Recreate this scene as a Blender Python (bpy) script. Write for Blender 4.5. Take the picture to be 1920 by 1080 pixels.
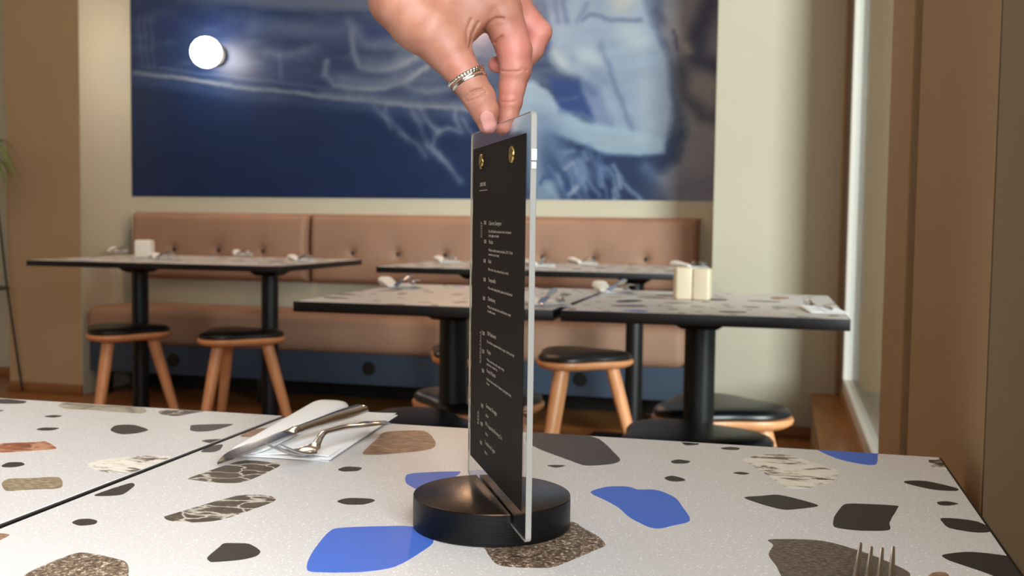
import bpy, bmesh, math, random
import numpy as np
from mathutils import Vector, Matrix, noise as mnoise

# ------------------------------------------------------------------ scene, camera, light
S = bpy.context.scene
for o in list(bpy.data.objects):
    bpy.data.objects.remove(o, do_unlink=True)
COL = S.collection
S.view_settings.view_transform = 'Standard'
S.view_settings.look = 'None'
S.view_settings.exposure = 0.0
S.view_settings.gamma = 1.0
S.view_settings.use_curve_mapping = False

F = 2000.0; PITCH = math.radians(3.58); ROLL = 0.013; YAW = math.radians(14.2); CZ = 0.94
cd = bpy.data.cameras.new('camera'); cam = bpy.data.objects.new('camera', cd); COL.objects.link(cam)
cd.sensor_width = 36; cd.lens = F * 36 / 1920; cd.clip_start = 0.02; cd.clip_end = 100
Rm = Matrix.Rotation(YAW, 3, 'Z') @ Matrix.Rotation(math.pi / 2 - PITCH, 3, 'X') @ Matrix.Rotation(ROLL, 3, 'Z')
cam.matrix_world = Matrix.Translation((0, 0, CZ)) @ Rm.to_4x4()
S.camera = cam
cd.dof.use_dof = True; cd.dof.focus_distance = 0.68; cd.dof.aperture_fstop = 15

W = bpy.data.worlds.new('world'); S.world = W; W.use_nodes = True
bg = W.node_tree.nodes['Background']; bg.inputs[0].default_value = (0.90, 0.95, 1.0, 1); bg.inputs[1].default_value = 0.75

def area(name, loc, target, sx, sy, power, color, spread=math.pi):
    l = bpy.data.lights.new(name, 'AREA'); l.shape = 'RECTANGLE'; l.size = sx; l.size_y = sy
    l.energy = power; l.color = color; l.spread = spread
    o = bpy.data.objects.new(name, l); COL.objects.link(o); o.location = loc
    d = Vector(target) - Vector(loc); o.rotation_euler = d.to_track_quat('-Z', 'Y').to_euler()
    return o
# daylight from the street through the side windows
area('daylight_side', (4.0, -2.1, 2.1), (-0.4, 4.85, 1.0), 2.3, 2.2, 1320, (0.93, 0.97, 1.0))
# daylight through the shopfront behind the camera
area('daylight_front', (-0.3, -4.3, 1.9), (-1.6, 3.5, 0.7), 1.6, 1.8, 40, (1.0, 0.97, 0.93))
# added fill light at an unseen side window, brightening hand and table
area('near_window_fill', (0.62, -0.65, 1.75), (-0.5, 0.7, 0.9), 1.4, 1.5, 68, (0.90, 0.96, 1.0))
# warm ceiling lamps of the room
area('ceiling_lamp_light', (-2.4, 2.4, 3.0), (-2.4, 2.6, 0.0), 1.6, 1.6, 30, (1.0, 0.76, 0.54))

# ------------------------------------------------------------------ picture geometry helpers
def ray(px, py):
    x = px - 960.; y = 540. - py
    c, s = math.cos(ROLL), math.sin(ROLL)
    x, y = c * x - s * y, s * x + c * y
    fx = x; fy = F * math.cos(PITCH) + y * math.sin(PITCH); fz = -F * math.sin(PITCH) + y * math.cos(PITCH)
    return Vector((fx * math.cos(YAW) - fy * math.sin(YAW), fx * math.sin(YAW) + fy * math.cos(YAW), fz)) / F
CAM = Vector((0, 0, CZ))
def atZ(px, py, z):
    r = ray(px, py); return CAM + r * ((z - CZ) / r.z)
def atY(px, py, y):
    r = ray(px, py); return CAM + r * (y / r.y)

# ------------------------------------------------------------------ object helpers
def tag(o, label=None, cat=None, group=None, kind=None):
    if label: o['label'] = label
    if cat: o['category'] = cat
    if group: o['group'] = group
    if kind: o['kind'] = kind
    return o
def empty(name, loc, rz=0, label=None, cat=None, group=None):
    o = bpy.data.objects.new(name, None); COL.objects.link(o); o.location = loc; o.rotation_euler = (0, 0, rz)
    o.empty_display_size = 0.05
    return tag(o, label, cat, group)
def copy_tree(o, parent=None):
    c = o.copy(); COL.objects.link(c); c.parent = parent
    for ch in list(o.children): copy_tree(ch, c)
    return c
class MB:
    def __init__(s): s.v = []; s.f = []; s.m = []; s.mats = []; s.flat = []
    def mi(s, mat):
        if mat not in s.mats: s.mats.append(mat)
        return s.mats.index(mat)
    def add(s, vs, fs, mat, M=None, flat=False):
        b = len(s.v); i = s.mi(mat)
        for v in vs:
            v = Vector(v)
            s.v.append(tuple(M @ v) if M is not None else tuple(v))
        for f in fs:
            s.f.append([b + k for k in f]); s.m.append(i); s.flat.append(flat)
    def box(s, lo, hi, mat, bevel=0, seg=3, M=None, flat=None):
        bm = bmesh.new(); bmesh.ops.create_cube(bm, size=1)
        c = [(lo[i] + hi[i]) / 2 for i in range(3)]; d = [hi[i] - lo[i] for i in range(3)]
        for v in bm.verts: v.co = Vector((c[0] + v.co.x * d[0], c[1] + v.co.y * d[1], c[2] + v.co.z * d[2]))
        if bevel > 0: bmesh.ops.bevel(bm, geom=bm.edges[:], offset=bevel, segments=seg, profile=0.5, affect='EDGES')
        s.bm(bm, mat, M, flat if flat is not None else bevel == 0)
    def bm(s, bm, mat, M=None, flat=False):
        bm.verts.index_update()
        s.add([v.co.copy() for v in bm.verts], [[v.index for v in f.verts] for f in bm.faces], mat, M, flat); bm.free()
    def loft(s, rings, mat, cap=True, M=None, flat=False, closed=True):
        n = len(rings[0]); vs = [p for r in rings for p in r]; fs = []
        for i in range(len(rings) - 1):
            for j in range(n if closed else n - 1):
                k = (j + 1) % n
                fs.append([i * n + j, i * n + k, (i + 1) * n + k, (i + 1) * n + j])
        if cap:
            fs.append(list(range(n))[::-1]); fs.append([(len(rings) - 1) * n + j for j in range(n)])
        s.add(vs, fs, mat, M, flat)
    def tube(s, pts, rad, mat, n=12, M=None, cap=True):
        pts = [Vector(p) for p in pts]
        if not hasattr(rad, '__len__'): rad = [rad] * len(pts)
        rings = []; ref = None
        for i, p in enumerate(pts):
            t = (pts[min(i + 1, len(pts) - 1)] - pts[max(i - 1, 0)]).normalized()
            if ref is None: ref = Vector((0, 0, 1)) if abs(t.z) < 0.9 else Vector((1, 0, 0))
            a = t.cross(ref).normalized(); b = t.cross(a).normalized(); ref = b.cross(t) * 1.0 if False else ref
            rings.append([p + (a * math.cos(q) + b * math.sin(q)) * rad[i] for q in [2 * math.pi * k / n for k in range(n)]])
        s.loft(rings, mat, cap, M)
    def lathe(s, prof, mat, n=32, c=(0, 0), M=None, flat=False):
        rings = [[(c[0] + r * math.cos(2 * math.pi * k / n), c[1] + r * math.sin(2 * math.pi * k / n), z) for k in range(n)] for r, z in prof]
        s.loft(rings, mat, True, M, flat)
    def build(s, name, parent=None, loc=(0, 0, 0), sharp=40):
        me = bpy.data.meshes.new(name); me.from_pydata(s.v, [], s.f)
        for m in s.mats: me.materials.append(m)
        me.polygons.foreach_set('material_index', s.m)
        me.polygons.foreach_set('use_smooth', [not x for x in s.flat])
        me.update()
        bm = bmesh.new(); bm.from_mesh(me); bmesh.ops.recalc_face_normals(bm, faces=bm.faces[:])
        for e in bm.edges:
            if len(e.link_faces) == 2 and e.calc_face_angle(0) > math.radians(sharp): e.smooth = False
        bm.to_mesh(me); bm.free()
        o = bpy.data.objects.new(name, me); COL.objects.link(o); o.location = loc
        if parent is not None: o.parent = parent
        return o

# ------------------------------------------------------------------ materials
def lin(c):
    return tuple(((x / 255.) / 12.92 if x <= 10 else (((x / 255.) + 0.055) / 1.055) ** 2.4) for x in c) + (1,)
def mat(name, col, rough=0.5, metal=0, spec=0.5, **k):
    m = bpy.data.materials.new(name); m.use_nodes = True
    b = m.node_tree.nodes['Principled BSDF']
    b.inputs['Base Color'].default_value = lin(col); b.inputs['Roughness'].default_value = rough
    b.inputs['Metallic'].default_value = metal; b.inputs['Specular IOR Level'].default_value = spec
    for kk, v in k.items(): b.inputs[kk.replace('_', ' ')].default_value = v
    return m
class NT:
    def __init__(s, m): s.m = m; s.t = m.node_tree; s.b = s.t.nodes['Principled BSDF']
    def n(s, typ, **k):
        x = s.t.nodes.new(typ)
        for kk, v in k.items():
            if kk.startswith('_'): setattr(x, kk[1:], v)
            else: x.inputs[kk].default_value = v
        return x
    def l(s, a, b): s.t.links.new(a, b)
    def coord(s, scale=(1, 1, 1), kind='Object', rot=(0, 0, 0)):
        c = s.n('ShaderNodeTexCoord'); mp = s.n('ShaderNodeMapping'); mp.inputs['Scale'].default_value = scale
        mp.inputs['Rotation'].default_value = rot
        s.l(c.outputs[kind], mp.inputs[0]); return mp.outputs[0]
    def ramp(s, fac, stops, interp='LINEAR'):
        r = s.n('ShaderNodeValToRGB'); r.color_ramp.interpolation = interp
        e = r.color_ramp.elements
        while len(e) < len(stops): e.new(0.5)
        for i, (p, c) in enumerate(stops): e[i].position = p; e[i].color = lin(c) if len(c) == 3 else c
        s.l(fac, r.inputs[0]); return r.outputs[0]
    def noise(s, vec, scale, detail=3, rough=0.5, dist=0):
        x = s.n('ShaderNodeTexNoise'); x.inputs['Scale'].default_value = scale; x.inputs['Detail'].default_value = detail
        x.inputs['Roughness'].default_value = rough; x.inputs['Distortion'].default_value = dist
        s.l(vec, x.inputs['Vector']); return x.outputs['Fac']
    def bump(s, h, strength=0.2, dist=0.01):
        x = s.n('ShaderNodeBump'); x.inputs['Strength'].default_value = strength; x.inputs['Distance'].default_value = dist
        s.l(h, x.inputs['Height']); s.l(x.outputs[0], s.b.inputs['Normal']); return x
    def mix(s, fac, a, b):
        x = s.n('ShaderNodeMix'); x.data_type = 'RGBA'
        if hasattr(fac, 'links'): s.l(fac, x.inputs[0])
        else: x.inputs[0].default_value = fac
        for i, v in ((6, a), (7, b)):
            if isinstance(v, tuple): x.inputs[i].default_value = v
            else: s.l(v, x.inputs[i])
        return x.outputs[2]

def wall_paint(name, col):
    m = mat(name, col, 0.75, spec=0.3); t = NT(m); v = t.coord()
    c = t.ramp(t.noise(v, 1.3, 3), [(0.3, tuple(int(x * .965) for x in col)), (0.7, col)])
    t.l(c, t.b.inputs['Base Color']); t.bump(t.noise(v, 220, 2), 0.05, 0.002); return m
M_wall = wall_paint('wall_paint', (190, 183, 163))
M_ceil = wall_paint('ceiling_paint', (225, 218, 200))
M_reveal = wall_paint('brown_paint', (168, 140, 106))
M_darkface = wall_paint('dark_brown_face', (108, 88, 62))  # darker brown layer on the window pier's near face
M_piershade = wall_paint('pier_front_shade', (180, 152, 118))  # shade on the left pier's front face, put into the wall colour
def wood(name, a, b, scale=(2, 30, 30), rough=0.4, bump=0.05, spec=0.5):
    m = mat(name, a, rough, spec=spec); t = NT(m); v = t.coord(scale)
    n = t.noise(v, 3, 6, 0.6, 0.6)
    t.l(t.ramp(n, [(0.3, a), (0.7, b)]), t.b.inputs['Base Color']); t.bump(n, bump, 0.003); return m
M_sill = wood('sill_oak', (176, 124, 66), (150, 98, 48), (8, 1, 8), 0.35)
M_stoolwood = wood('stool_beech', (222, 158, 110), (202, 134, 88), (8, 8, 1.5), 0.38)
def floor_mat():
    m = mat('oak_floor', (170, 115, 60), 0.33); t = NT(m); v = t.coord((1, 1, 1))
    br = t.n('ShaderNodeTexBrick'); br.inputs['Scale'].default_value = 1; br.inputs['Mortar Size'].default_value = 0.003
    br.inputs['Brick Width'].default_value = 1.1; br.inputs['Row Height'].default_value = 0.12
    br.inputs['Color1'].default_value = lin((168, 112, 62)); br.inputs['Color2'].default_value = lin((140, 88, 46)); br.inputs['Mortar'].default_value = lin((70, 40, 20))
    t.l(v, br.inputs['Vector'])
    n = t.noise(t.coord((1.5, 26, 1)), 3, 6, 0.6, 0.4)
    g = t.ramp(n, [(0.3, (170, 170, 170)), (0.7, (255, 255, 255))])
    x = t.n('ShaderNodeMix'); x.data_type = 'RGBA'; x.blend_type = 'MULTIPLY'; x.inputs[0].default_value = 0.7
    t.l(br.outputs['Color'], x.inputs[6]); t.l(g, x.inputs[7]); t.l(x.outputs[2], t.b.inputs['Base Color'])
    t.bump(n, 0.05, 0.002); return m
M_floor = floor_mat()
M_black = mat('black_powder_coat', (16, 16, 17), 0.42, spec=0.4)
M_blackedge = mat('black_edge_band', (13, 12, 13), 0.45, spec=0.4)
M_leather = mat('black_leather', (14, 14, 16), 0.34, spec=0.42)
t = NT(M_leather); t.bump(t.noise(t.coord(), 260, 2), 0.12, 0.002)
def fabric(name, col):
    m = mat(name, col, 0.62, spec=0.35); t = NT(m); v = t.coord()
    c = t.ramp(t.noise(v, 5, 3), [(0.3, tuple(int(x * .93) for x in col)), (0.7, col)])
    t.l(c, t.b.inputs['Base Color']); t.bump(t.noise(v, 400, 2), 0.1, 0.001); return m
M_seat = fabric('tan_upholstery', (160, 122, 100))
M_bluepanel = mat('blue_grey_panel', (50, 62, 80), 0.5)
M_button = mat('black_button', (15, 14, 14), 0.4)
M_white = mat('white_frame_paint', (206, 200, 192), 0.4)
M_baseb = wood('baseboard_wood', (150, 98, 55), (126, 78, 42), (2, 20, 20), 0.45)

# table laminate: pale ground with fine white flecks
def laminate():
    m = mat('terrazzo_ground', (212, 208, 205), 0.42, spec=0.3); t = NT(m); v = t.coord()
    vo = t.n('ShaderNodeTexVoronoi'); vo.inputs['Scale'].default_value = 430; t.l(v, vo.inputs['Vector'])
    wv = t.noise(v, 900, 1)
    fl = t.ramp(vo.outputs['Distance'], [(0.18, (255, 255, 255)), (0.32, (0, 0, 0))])
    ms = t.ramp(t.noise(v, 240, 2), [(0.46, (0, 0, 0)), (0.54, (255, 255, 255))])
    x = t.n('ShaderNodeMath'); x.operation = 'MULTIPLY'; t.l(fl, x.inputs[0]); t.l(ms, x.inputs[1])
    base = t.ramp(t.noise(v, 700, 2), [(0.3, (200, 196, 194)), (0.7, (212, 208, 205))])
    t.l(t.mix(x.outputs[0], base, lin((243, 241, 239))), t.b.inputs['Base Color'])
    t.bump(t.noise(v, 900, 2), 0.10, 0.0005)
    return m
M_lam = laminate()
def solid_chip(name, col):
    m = mat(name, col, 0.46, spec=0.22); t = NT(m); t.bump(t.noise(t.coord(), 900, 2), 0.08, 0.0005); return m
def stone(name, stops, scale, stretch=(1, 1, 1), rot=0, detail=8, rough=0.65, dist=0.4, veins=None, vscale=30):
    m = mat(name, stops[0][1], 0.46, spec=0.25); t = NT(m); v = t.coord(stretch, rot=(0, 0, rot))
    c = t.ramp(t.noise(v, scale, detail, rough, dist), stops)
    if veins:
        vv = t.coord(stretch, rot=(0, 0, rot))
        nz = t.n('ShaderNodeTexNoise'); nz.inputs['Scale'].default_value = vscale * 1.2; nz.inputs['Detail'].default_value = 4
        t.l(vv, nz.inputs['Vector'])
        ad = t.n('ShaderNodeVectorMath'); ad.operation = 'MULTIPLY_ADD'
        t.l(nz.outputs['Color'], ad.inputs[0]); ad.inputs[1].default_value = (0.035,) * 3; t.l(vv, ad.inputs[2])
        vo = t.n('ShaderNodeTexVoronoi'); vo.feature = 'DISTANCE_TO_EDGE'; vo.inputs['Scale'].default_value = vscale
        t.l(ad.outputs[0], vo.inputs['Vector'])
        f = t.ramp(vo.outputs['Distance'], [(0.0, (255, 255, 255)), (0.07, (0, 0, 0))])
        c = t.mix(f, c, lin(veins))
    t.l(c, t.b.inputs['Base Color']); return m
CH = {
 'k': solid_chip('charcoal_chip', (50, 45, 43)),
 'K': solid_chip('dark_grey_chip', (66, 62, 62)),
 'b': solid_chip('blue_chip', (68, 106, 198)),
 'g': stone('speckled_granite_chip', [(0.30, (38, 30, 25)), (0.46, (92, 76, 62)), (0.56, (134, 112, 92)), (0.66, (222, 208, 188))], 430, detail=4, rough=0.7),
 'G': stone('grey_brown_granite_chip', [(0.30, (45, 38, 34)), (0.5, (92, 80, 70)), (0.75, (150, 134, 118))], 300, (1, 2.2, 1), 0.3),
 'w': stone('brown_layered_chip', [(0.28, (70, 50, 38)), (0.45, (128, 98, 76)), (0.6, (172, 138, 110)), (0.75, (200, 172, 146))], 110, (1, 5, 1), 0.1),
 'r': stone('red_marble_chip', [(0.35, (118, 66, 44)), (0.6, (160, 98, 68)), (0.72, (205, 160, 130))], 40, (1, 2, 1), 0.2, veins=(190, 140, 110), vscale=22),
 'c': stone('cream_marble_chip', [(0.36, (52, 46, 42)), (0.43, (112, 100, 88)), (0.48, (222, 214, 202)), (0.60, (236, 230, 218)), (0.70, (202, 170, 130))], 34, (1, 2.4, 1), 0.5),
 'm': stone('dark_veined_marble_chip', [(0.3, (52, 44, 38)), (0.6, (88, 76, 64)), (0.8, (112, 98, 84))], 60, (1, 1.5, 1), 0.4, veins=(205, 196, 182), vscale=34),
 's': stone('beige_slab_chip', [(0.35, (150, 140, 122)), (0.6, (178, 168, 148)), (0.75, (192, 184, 168))], 24, veins=(120, 112, 104), vscale=12),
 'o': stone('olive_stone_chip', [(0.3, (92, 80, 60)), (0.5, (140, 124, 98)), (0.7, (176, 160, 132))], 160, (1, 2, 1)),
}

# ------------------------------------------------------------------ room shell
YB = 5.3; YP = 4.85; XL = -3.55; XR = -0.305; XW = 0.15; XG = 0.28; HC = 3.15
def struct(name, mb, sharp=40):
    return tag(mb.build(name, sharp=sharp), kind='structure')
m = MB(); m.box((-7, -4, -0.1), (0.9, 5.6, 0.0), M_floor); struct('floor', m)
m = MB(); m.box((-7, -4, HC), (0.9, 5.6, HC + 0.1), M_ceil); struct('ceiling', m)
m = MB(); m.box((-7, YB, 0), (XR, YB + 0.15, HC), M_wall); struct('wall_back', m)
m = MB(); m.box((-4.0, YP, 0), (XL - 0.003, YB, HC), M_piershade); m.box((XL - 0.003, YP, 0), (XL, YB, HC), M_wall); struct('wall_pier_left', m)
m = MB(); m.box((XR, YP, 0), (0.9, YB, HC), M_wall, 0.004, 2); struct('wall_pier_right', m)
m = MB(); m.box((-7.15, -4, 0), (-7.0, 5.6, HC), M_wall); struct('wall_left', m)
# window wall: pier between the two side windows, low parapet and lintel
m = MB()
m.box((XG, 1.83, 0), (XG + 0.22, 4.52, 0.27), M_wall)
m.box((XG, 4.5, 0.0), (XG + 0.22, YP, HC), M_reveal)
m.box((XG, 0.78, 2.85), (XG + 0.22, 4.52, HC), M_wall)
struct('wall_right', m)
m = MB(); m.box((XW, 0.858, 0), (XG + 0.22, 1.334, HC), M_reveal, 0.003, 2)
m.box((XW + 0.07, 1.33, 0), (XG + 0.22, 1.54, HC), M_reveal)
m.box((XW + 0.001, 0.852, 0), (XG + 0.22, 0.8581, HC), M_darkface)
struct('wall_window_pier', m)
m = MB(); m.box((XW + 0.012, 1.535, 0), (XG + 0.22, 1.84, HC), M_reveal, 0.004, 2); struct('trim_1', m)
m = MB(); m.box((XG, -4, 2.6), (XG + 0.2, 0.9, HC), M_wall); m.box((XG, -4, 0), (XG + 0.2, 0.9, 0.9), M_wall); m.box((XG,-4.0,0.9),(XG+0.2,-1.45,2.6),M_wall); m.box((XG,0.15,0.9),(XG+0.2,0.9,2.6),M_wall); struct('wall_right_near', m)  # unseen wall, opening shaped so side daylight misses hand and table
m = MB(); m.box((-7, -4.1, 0), (-1.3, -4.0, HC), M_wall); m.box((-1.3, -4.1, 2.9), (0.9, -4.0, HC), M_wall); struct('wall_front', m)  # unseen wall, added to cut light from behind on the left
m = MB(); m.box((-0.0, YP - 0.012, 0), (0.142, YP - 0.001, 0.0), M_wall) if False else None
# oak window seat below the far window
m = MB(); m.box((0.142, 1.85, 0.0), (XG - 0.002, YP - 0.002, 0.19), M_reveal); m.box((0.138, 1.85, 0.178), (XG - 0.002, YP - 0.002, 0.2), M_sill, 0.003, 2)
m.box((XG - 0.022, 1.85, 0.2), (XG - 0.002, YP - 0.002, 0.272), M_sill)
struct('trim_2', m)
# wall corner bead
m = MB(); m.box((0.236, YP - 0.02, 0.2), (0.25, YP - 0.001, HC), M_reveal, 0.003, 2); struct('trim_3', m)
# window
m = MB()
zb, zt = 0.272, 2.85
m.box((XG - 0.030, 4.46, zb), (XG + 0.025, 4.52, zt), M_white, 0.003, 2)
m.box((XG - 0.03, 1.85, zb), (XG + 0.025, 1.91, zt), M_white, 0.003, 2)
m.box((XG - 0.03, 1.85, zb), (XG + 0.025, 4.52, zb + 0.05), M_white, 0.003, 2)
m.box((XG - 0.03, 1.85, zt - 0.05), (XG + 0.025, 4.52, zt), M_white, 0.003, 2)
wf = struct('window_1', m)
mg = bpy.data.materials.new('window_glass'); mg.use_nodes = True; nt = mg.node_tree; nt.nodes.remove(nt.nodes['Principled BSDF'])
tr = nt.nodes.new('ShaderNodeBsdfTransparent'); tr.inputs[0].default_value = (0.84, 0.88, 0.86, 1)
gl = nt.nodes.new('ShaderNodeBsdfGlossy'); gl.inputs['Roughness'].default_value = 0.06
lw = nt.nodes.new('ShaderNodeLayerWeight'); lw.inputs[0].default_value = 0.5
pw = nt.nodes.new('ShaderNodeMath'); pw.operation = 'POWER'; pw.inputs[1].default_value = 5.0
fr = nt.nodes.new('ShaderNodeMath'); fr.operation = 'MULTIPLY_ADD'; fr.inputs[1].default_value = 0.9; fr.inputs[2].default_value = 0.04
nt.links.new(lw.outputs['Facing'], pw.inputs[0]); nt.links.new(pw.outputs[0], fr.inputs[0])
mx = nt.nodes.new('ShaderNodeMixShader'); out = nt.nodes['Material Output']
nt.links.new(fr.outputs[0], mx.inputs[0]); nt.links.new(tr.outputs[0], mx.inputs[1]); nt.links.new(gl.outputs[0], mx.inputs[2]); nt.links.new(mx.outputs[0], out.inputs[0])
M_wglass = mg
m = MB(); m.box((XG - 0.012, 1.91, zb + 0.05), (XG - 0.007, 4.46, zt - 0.05), M_wglass); g = m.build('pane', wf)
# baseboards
m = MB(); m.box((-4.0, YP - 0.014, 0), (XL, YP, 0.05), M_baseb, 0.002, 2); struct('baseboard_left', m)
m = MB(); m.box((XR, YP - 0.014, 0), (0.14, YP, 0.05), M_baseb, 0.002, 2); struct('baseboard_right', m)
m = MB(); m.box((-7.0, YB - 0.014, 0), (-4.0, YB, 0.05), M_baseb, 0.002, 2); struct('baseboard_back', m)
# pavement and the building across the street
M_pave = wall_paint('pavement', (120, 118, 112)); M_fac = wall_paint('street_facade', (74, 76, 62))
m = MB(); m.box((0.9, -8, -0.15), (9, 16, -0.05), M_pave); struct('ground_street', m)
m = MB(); m.box((0.6, 13, -0.1), (9, 13.4, 7), M_fac); struct('wall_street', m)

# ------------------------------------------------------------------ mural
def paint_mural(px, py):
    """painted colours (sRGB 0..1) of the mural at picture-like coordinates px, py (arrays)"""
    H = px.shape; px = px.copy(); py = py.copy()
    rng = np.random.RandomState(3)
    def vnoise(x, y, s, seed):
        r = np.random.RandomState(seed); G = r.rand(64, 64)
        xs = x / s; ys = y / s; xi = np.floor(xs).astype(int); yi = np.floor(ys).astype(int)
        fx = xs - xi; fy = ys - yi; fx = fx * fx * (3 - 2 * fx); fy = fy * fy * (3 - 2 * fy)
        g = lambda a, b: G[a % 64, b % 64]
        return (g(xi, yi) * (1 - fx) + g(xi + 1, yi) * fx) * (1 - fy) + (g(xi, yi + 1) * (1 - fx) + g(xi + 1, yi + 1) * fx) * fy
    def fbm(x, y, s, seed):
        return sum(vnoise(x, y, s / 2 ** k, seed + k) / 2 ** k for k in range(4)) / 1.875
    img = np.zeros(H + (3,)); img[:] = np.array([17, 42, 86]) / 255.
    def col(c): return np.array(c) / 255.
    def blend(c, a):
        a = np.clip(a, 0, 1)[..., None]; img[:] = img * (1 - a) + col(c) * a
    def sdist(pts):
        d = np.full(H, 1e9)
        for (x0, y0), (x1, y1) in zip(pts[:-1], pts[1:]):
            vx, vy = x1 - x0, y1 - y0; L = vx * vx + vy * vy + 1e-9
            tt = np.clip(((px - x0) * vx + (py - y0) * vy) / L, 0, 1)
            d = np.minimum(d, np.hypot(px - x0 - tt * vx, py - y0 - tt * vy))
        return d
    def stroke(pts, w, c, a, soft=1.0, nz=0.0, seed=1):
        d = sdist(pts); al = np.exp(-(d / w) ** 2) if soft else (d < w) * 1.0
        if nz: al = al * np.clip(1 - nz + 2 * nz * (fbm(px, py, 30, seed) - .0), 0, 1.5)
        blend(c, al * a)
    def smooth_poly(pts, c, a, soft=8):
        # signed distance to polygon
        n = len(pts); inside = np.zeros(H, bool)
        for i in range(n):
            x0, y0 = pts[i]; x1, y1 = pts[(i + 1) % n]
            cond = ((y0 > py) != (y1 > py)) & (px < (x1 - x0) * (py - y0) / (y1 - y0 + 1e-9) + x0)
            inside ^= cond
        d = sdist(pts + [pts[0]]); sd = np.where(inside, d, -d)
        blend(c, np.clip(0.5 + sd / (2 * soft), 0, 1) * a)
    wx = fbm(px, py, 46, 71) - .5; wy = fbm(px, py, 46, 91) - .5; fx2 = fbm(px, py, 9, 31) - .5; fy2 = fbm(px, py, 9, 41) - .5
    px += wx * 14 + fx2 * 4; py += wy * 8 + fy2 * 3
    f1 = fbm(px, py, 120, 5); f2 = fbm(px, py * 2.5, 50, 11); f3 = fbm(px * 0.6, py * 2, 26, 21)
    blend((19, 40, 82), (f1 - .45) * 1.6)
    # upper haze above the slanting ledge line  y = 135 + (x-250)*0.13
    line = 135 + (px - 250) * 0.128
    up = 1 / (1 + np.exp((py - line) / 7.))
    blend((40, 58, 102), up * 0.55)
    blend((80, 98, 126), up * np.clip((px - 480) / 400, 0, 1) * 0.9 * np.clip(f2 * 2 - .3, 0, 1))
    blend((34, 52, 104), up * np.exp(-((py - 38 - (px - 250) * .05) / 16) ** 2) * 0.75)
    blend((112, 118, 138), 1 / (1 + np.exp((py - 2 - (px - 250) * .045) / 3.)) * np.clip((px - 300) / 200, 0.25, 1) * 0.75)
    blend((60, 78, 116), 1 / (1 + np.exp((py + 22 - (px - 250) * .045) / 8.)) * (f3) * 0.9)
    blend((84, 100, 130), up * np.clip(f3 * 2.2 - 1.0, 0, 1) * 0.5)
    for i in range(3): stroke([(262 + 12 * i, 30), (266 + 12 * i, 125)], 4, (92, 104, 134), 0.35, nz=.5, seed=i)
    # ledge lines
    stroke([(250, 137), (340, 147), (480, 167), (600, 180), (720, 193), (870, 206), (960, 214)], 4.5, (140, 148, 160), 0.75, nz=.35, seed=8)
    stroke([(600, 175), (700, 186), (860, 200), (930, 206)], 8, (120, 134, 152), 0.55, nz=.4, seed=9)
    stroke([(250, 150), (480, 182), (700, 205), (880, 222)], 10, (58, 76, 118), 0.55, nz=.5, seed=10)
    stroke([(300, 128), (480, 150), (620, 166)], 3, (80, 94, 130), 0.6)
    # shell curls
    for pts, w, a in [([(658, 60), (664, 100), (672, 126), (700, 133), (740, 128), (780, 105)], 5, .6), ([(650, 40), (690, 82), (740, 86), (780, 78)], 7, .4),
                      ([(612, 115), (612, 140), (628, 160), (660, 167), (720, 166), (760, 152), (800, 125)], 4, .7),
                      ([(640, 150), (690, 158), (740, 150), (770, 138)], 9, .4), ([(690, 115), (730, 118), (770, 98)], 10, .35),
                      ([(760, 160), (800, 171), (840, 168)], 4, .45), ([(480, 50), (560, 52), (650, 60)], 14, .3), ([(500, 95), (540, 105), (590, 90)], 7, .35), ([(524, 105), (526, 148)], 3, .3)]:
        stroke(pts, w * 1.5, (124, 138, 160), a * 1.05, nz=.35, seed=len(pts))
    # splashes hanging below the ledge
    r = random.Random(4)
    for (x0, y0, x1, y1, x2, y2, a) in [(780, 196, 800, 225, 824, 248, .6), (824, 248, 840, 242, 866, 250, .6), (750, 252, 785, 270, 800, 292, .5), (800, 270, 830, 300, 865, 340, .5),
                                       (765, 200, 780, 222, 790, 230, .4), (730, 190, 722, 210, 730, 240, .35), (850, 205, 856, 225, 862, 240, .5), (700, 200, 745, 240, 760, 260, .3), (820, 250, 812, 275, 830, 300, .4),
                                       (770, 212, 800, 260, 850, 320, .3), (650, 180, 660, 190, 700, 196, .3), (868, 225, 880, 245, 890, 255, .4)]:
        stroke([(x0, y0), (x1, y1), (x2, y2)], 8, (98, 114, 146), a * .8, nz=.6, seed=int(x0)); stroke([(x0 + 1, y0), (x1, y1), (x2, y2)], 3.2, (142, 154, 174), a * .6, nz=.8, seed=int(y0))
    # figure: pale torso and bent arm
    sk = (148, 167, 192); hi = (186, 198, 206)
    smooth_poly([(1030, -260), (1026, 20), (1030, 100), (1048, 128), (1090, 150), (1110, 210), (1118, 250), (1245, 285), (1262, 200), (1250, 100), (1215, 30), (1190, -60), (1180, -260)], sk, 0.95, 8)
    smooth_poly([(975, 0), (1010, 0), (1040, 90), (1030, 30), (1080, -10), (1200, -10), (1230, 40), (1215, -260), (980, -260)], (118, 132, 160), 0.6, 10)
    smooth_poly([(1000, 150), (1030, 170), (1050, 200), (1095, 228), (1160, 236), (1215, 250), (1248, 262), (1244, 288), (1200, 293), (1135, 290), (1070, 262), (1010, 238), (960, 250), (960, 160)], (152, 176, 198), 0.97, 5)
    smooth_poly([(1085, 150), (1120, 160), (1150, 235), (1108, 226)], (112, 132, 170), 0.8, 6)
    smooth_poly([(1030, 140), (1085, 150), (1112, 222), (1052, 205), (1036, 172)], (38, 66, 128), 0.95, 6)
    stroke([(1050, 185), (1085, 182)], 3, (84, 106, 152), .6); stroke([(1050, 210), (1090, 214), (1110, 225)], 6, (96, 118, 158), .5)
    stroke([(1128, 84), (1142, 130), (1150, 160), (1170, 205), (1188, 240)], 6, (104, 120, 156), .75)
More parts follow.
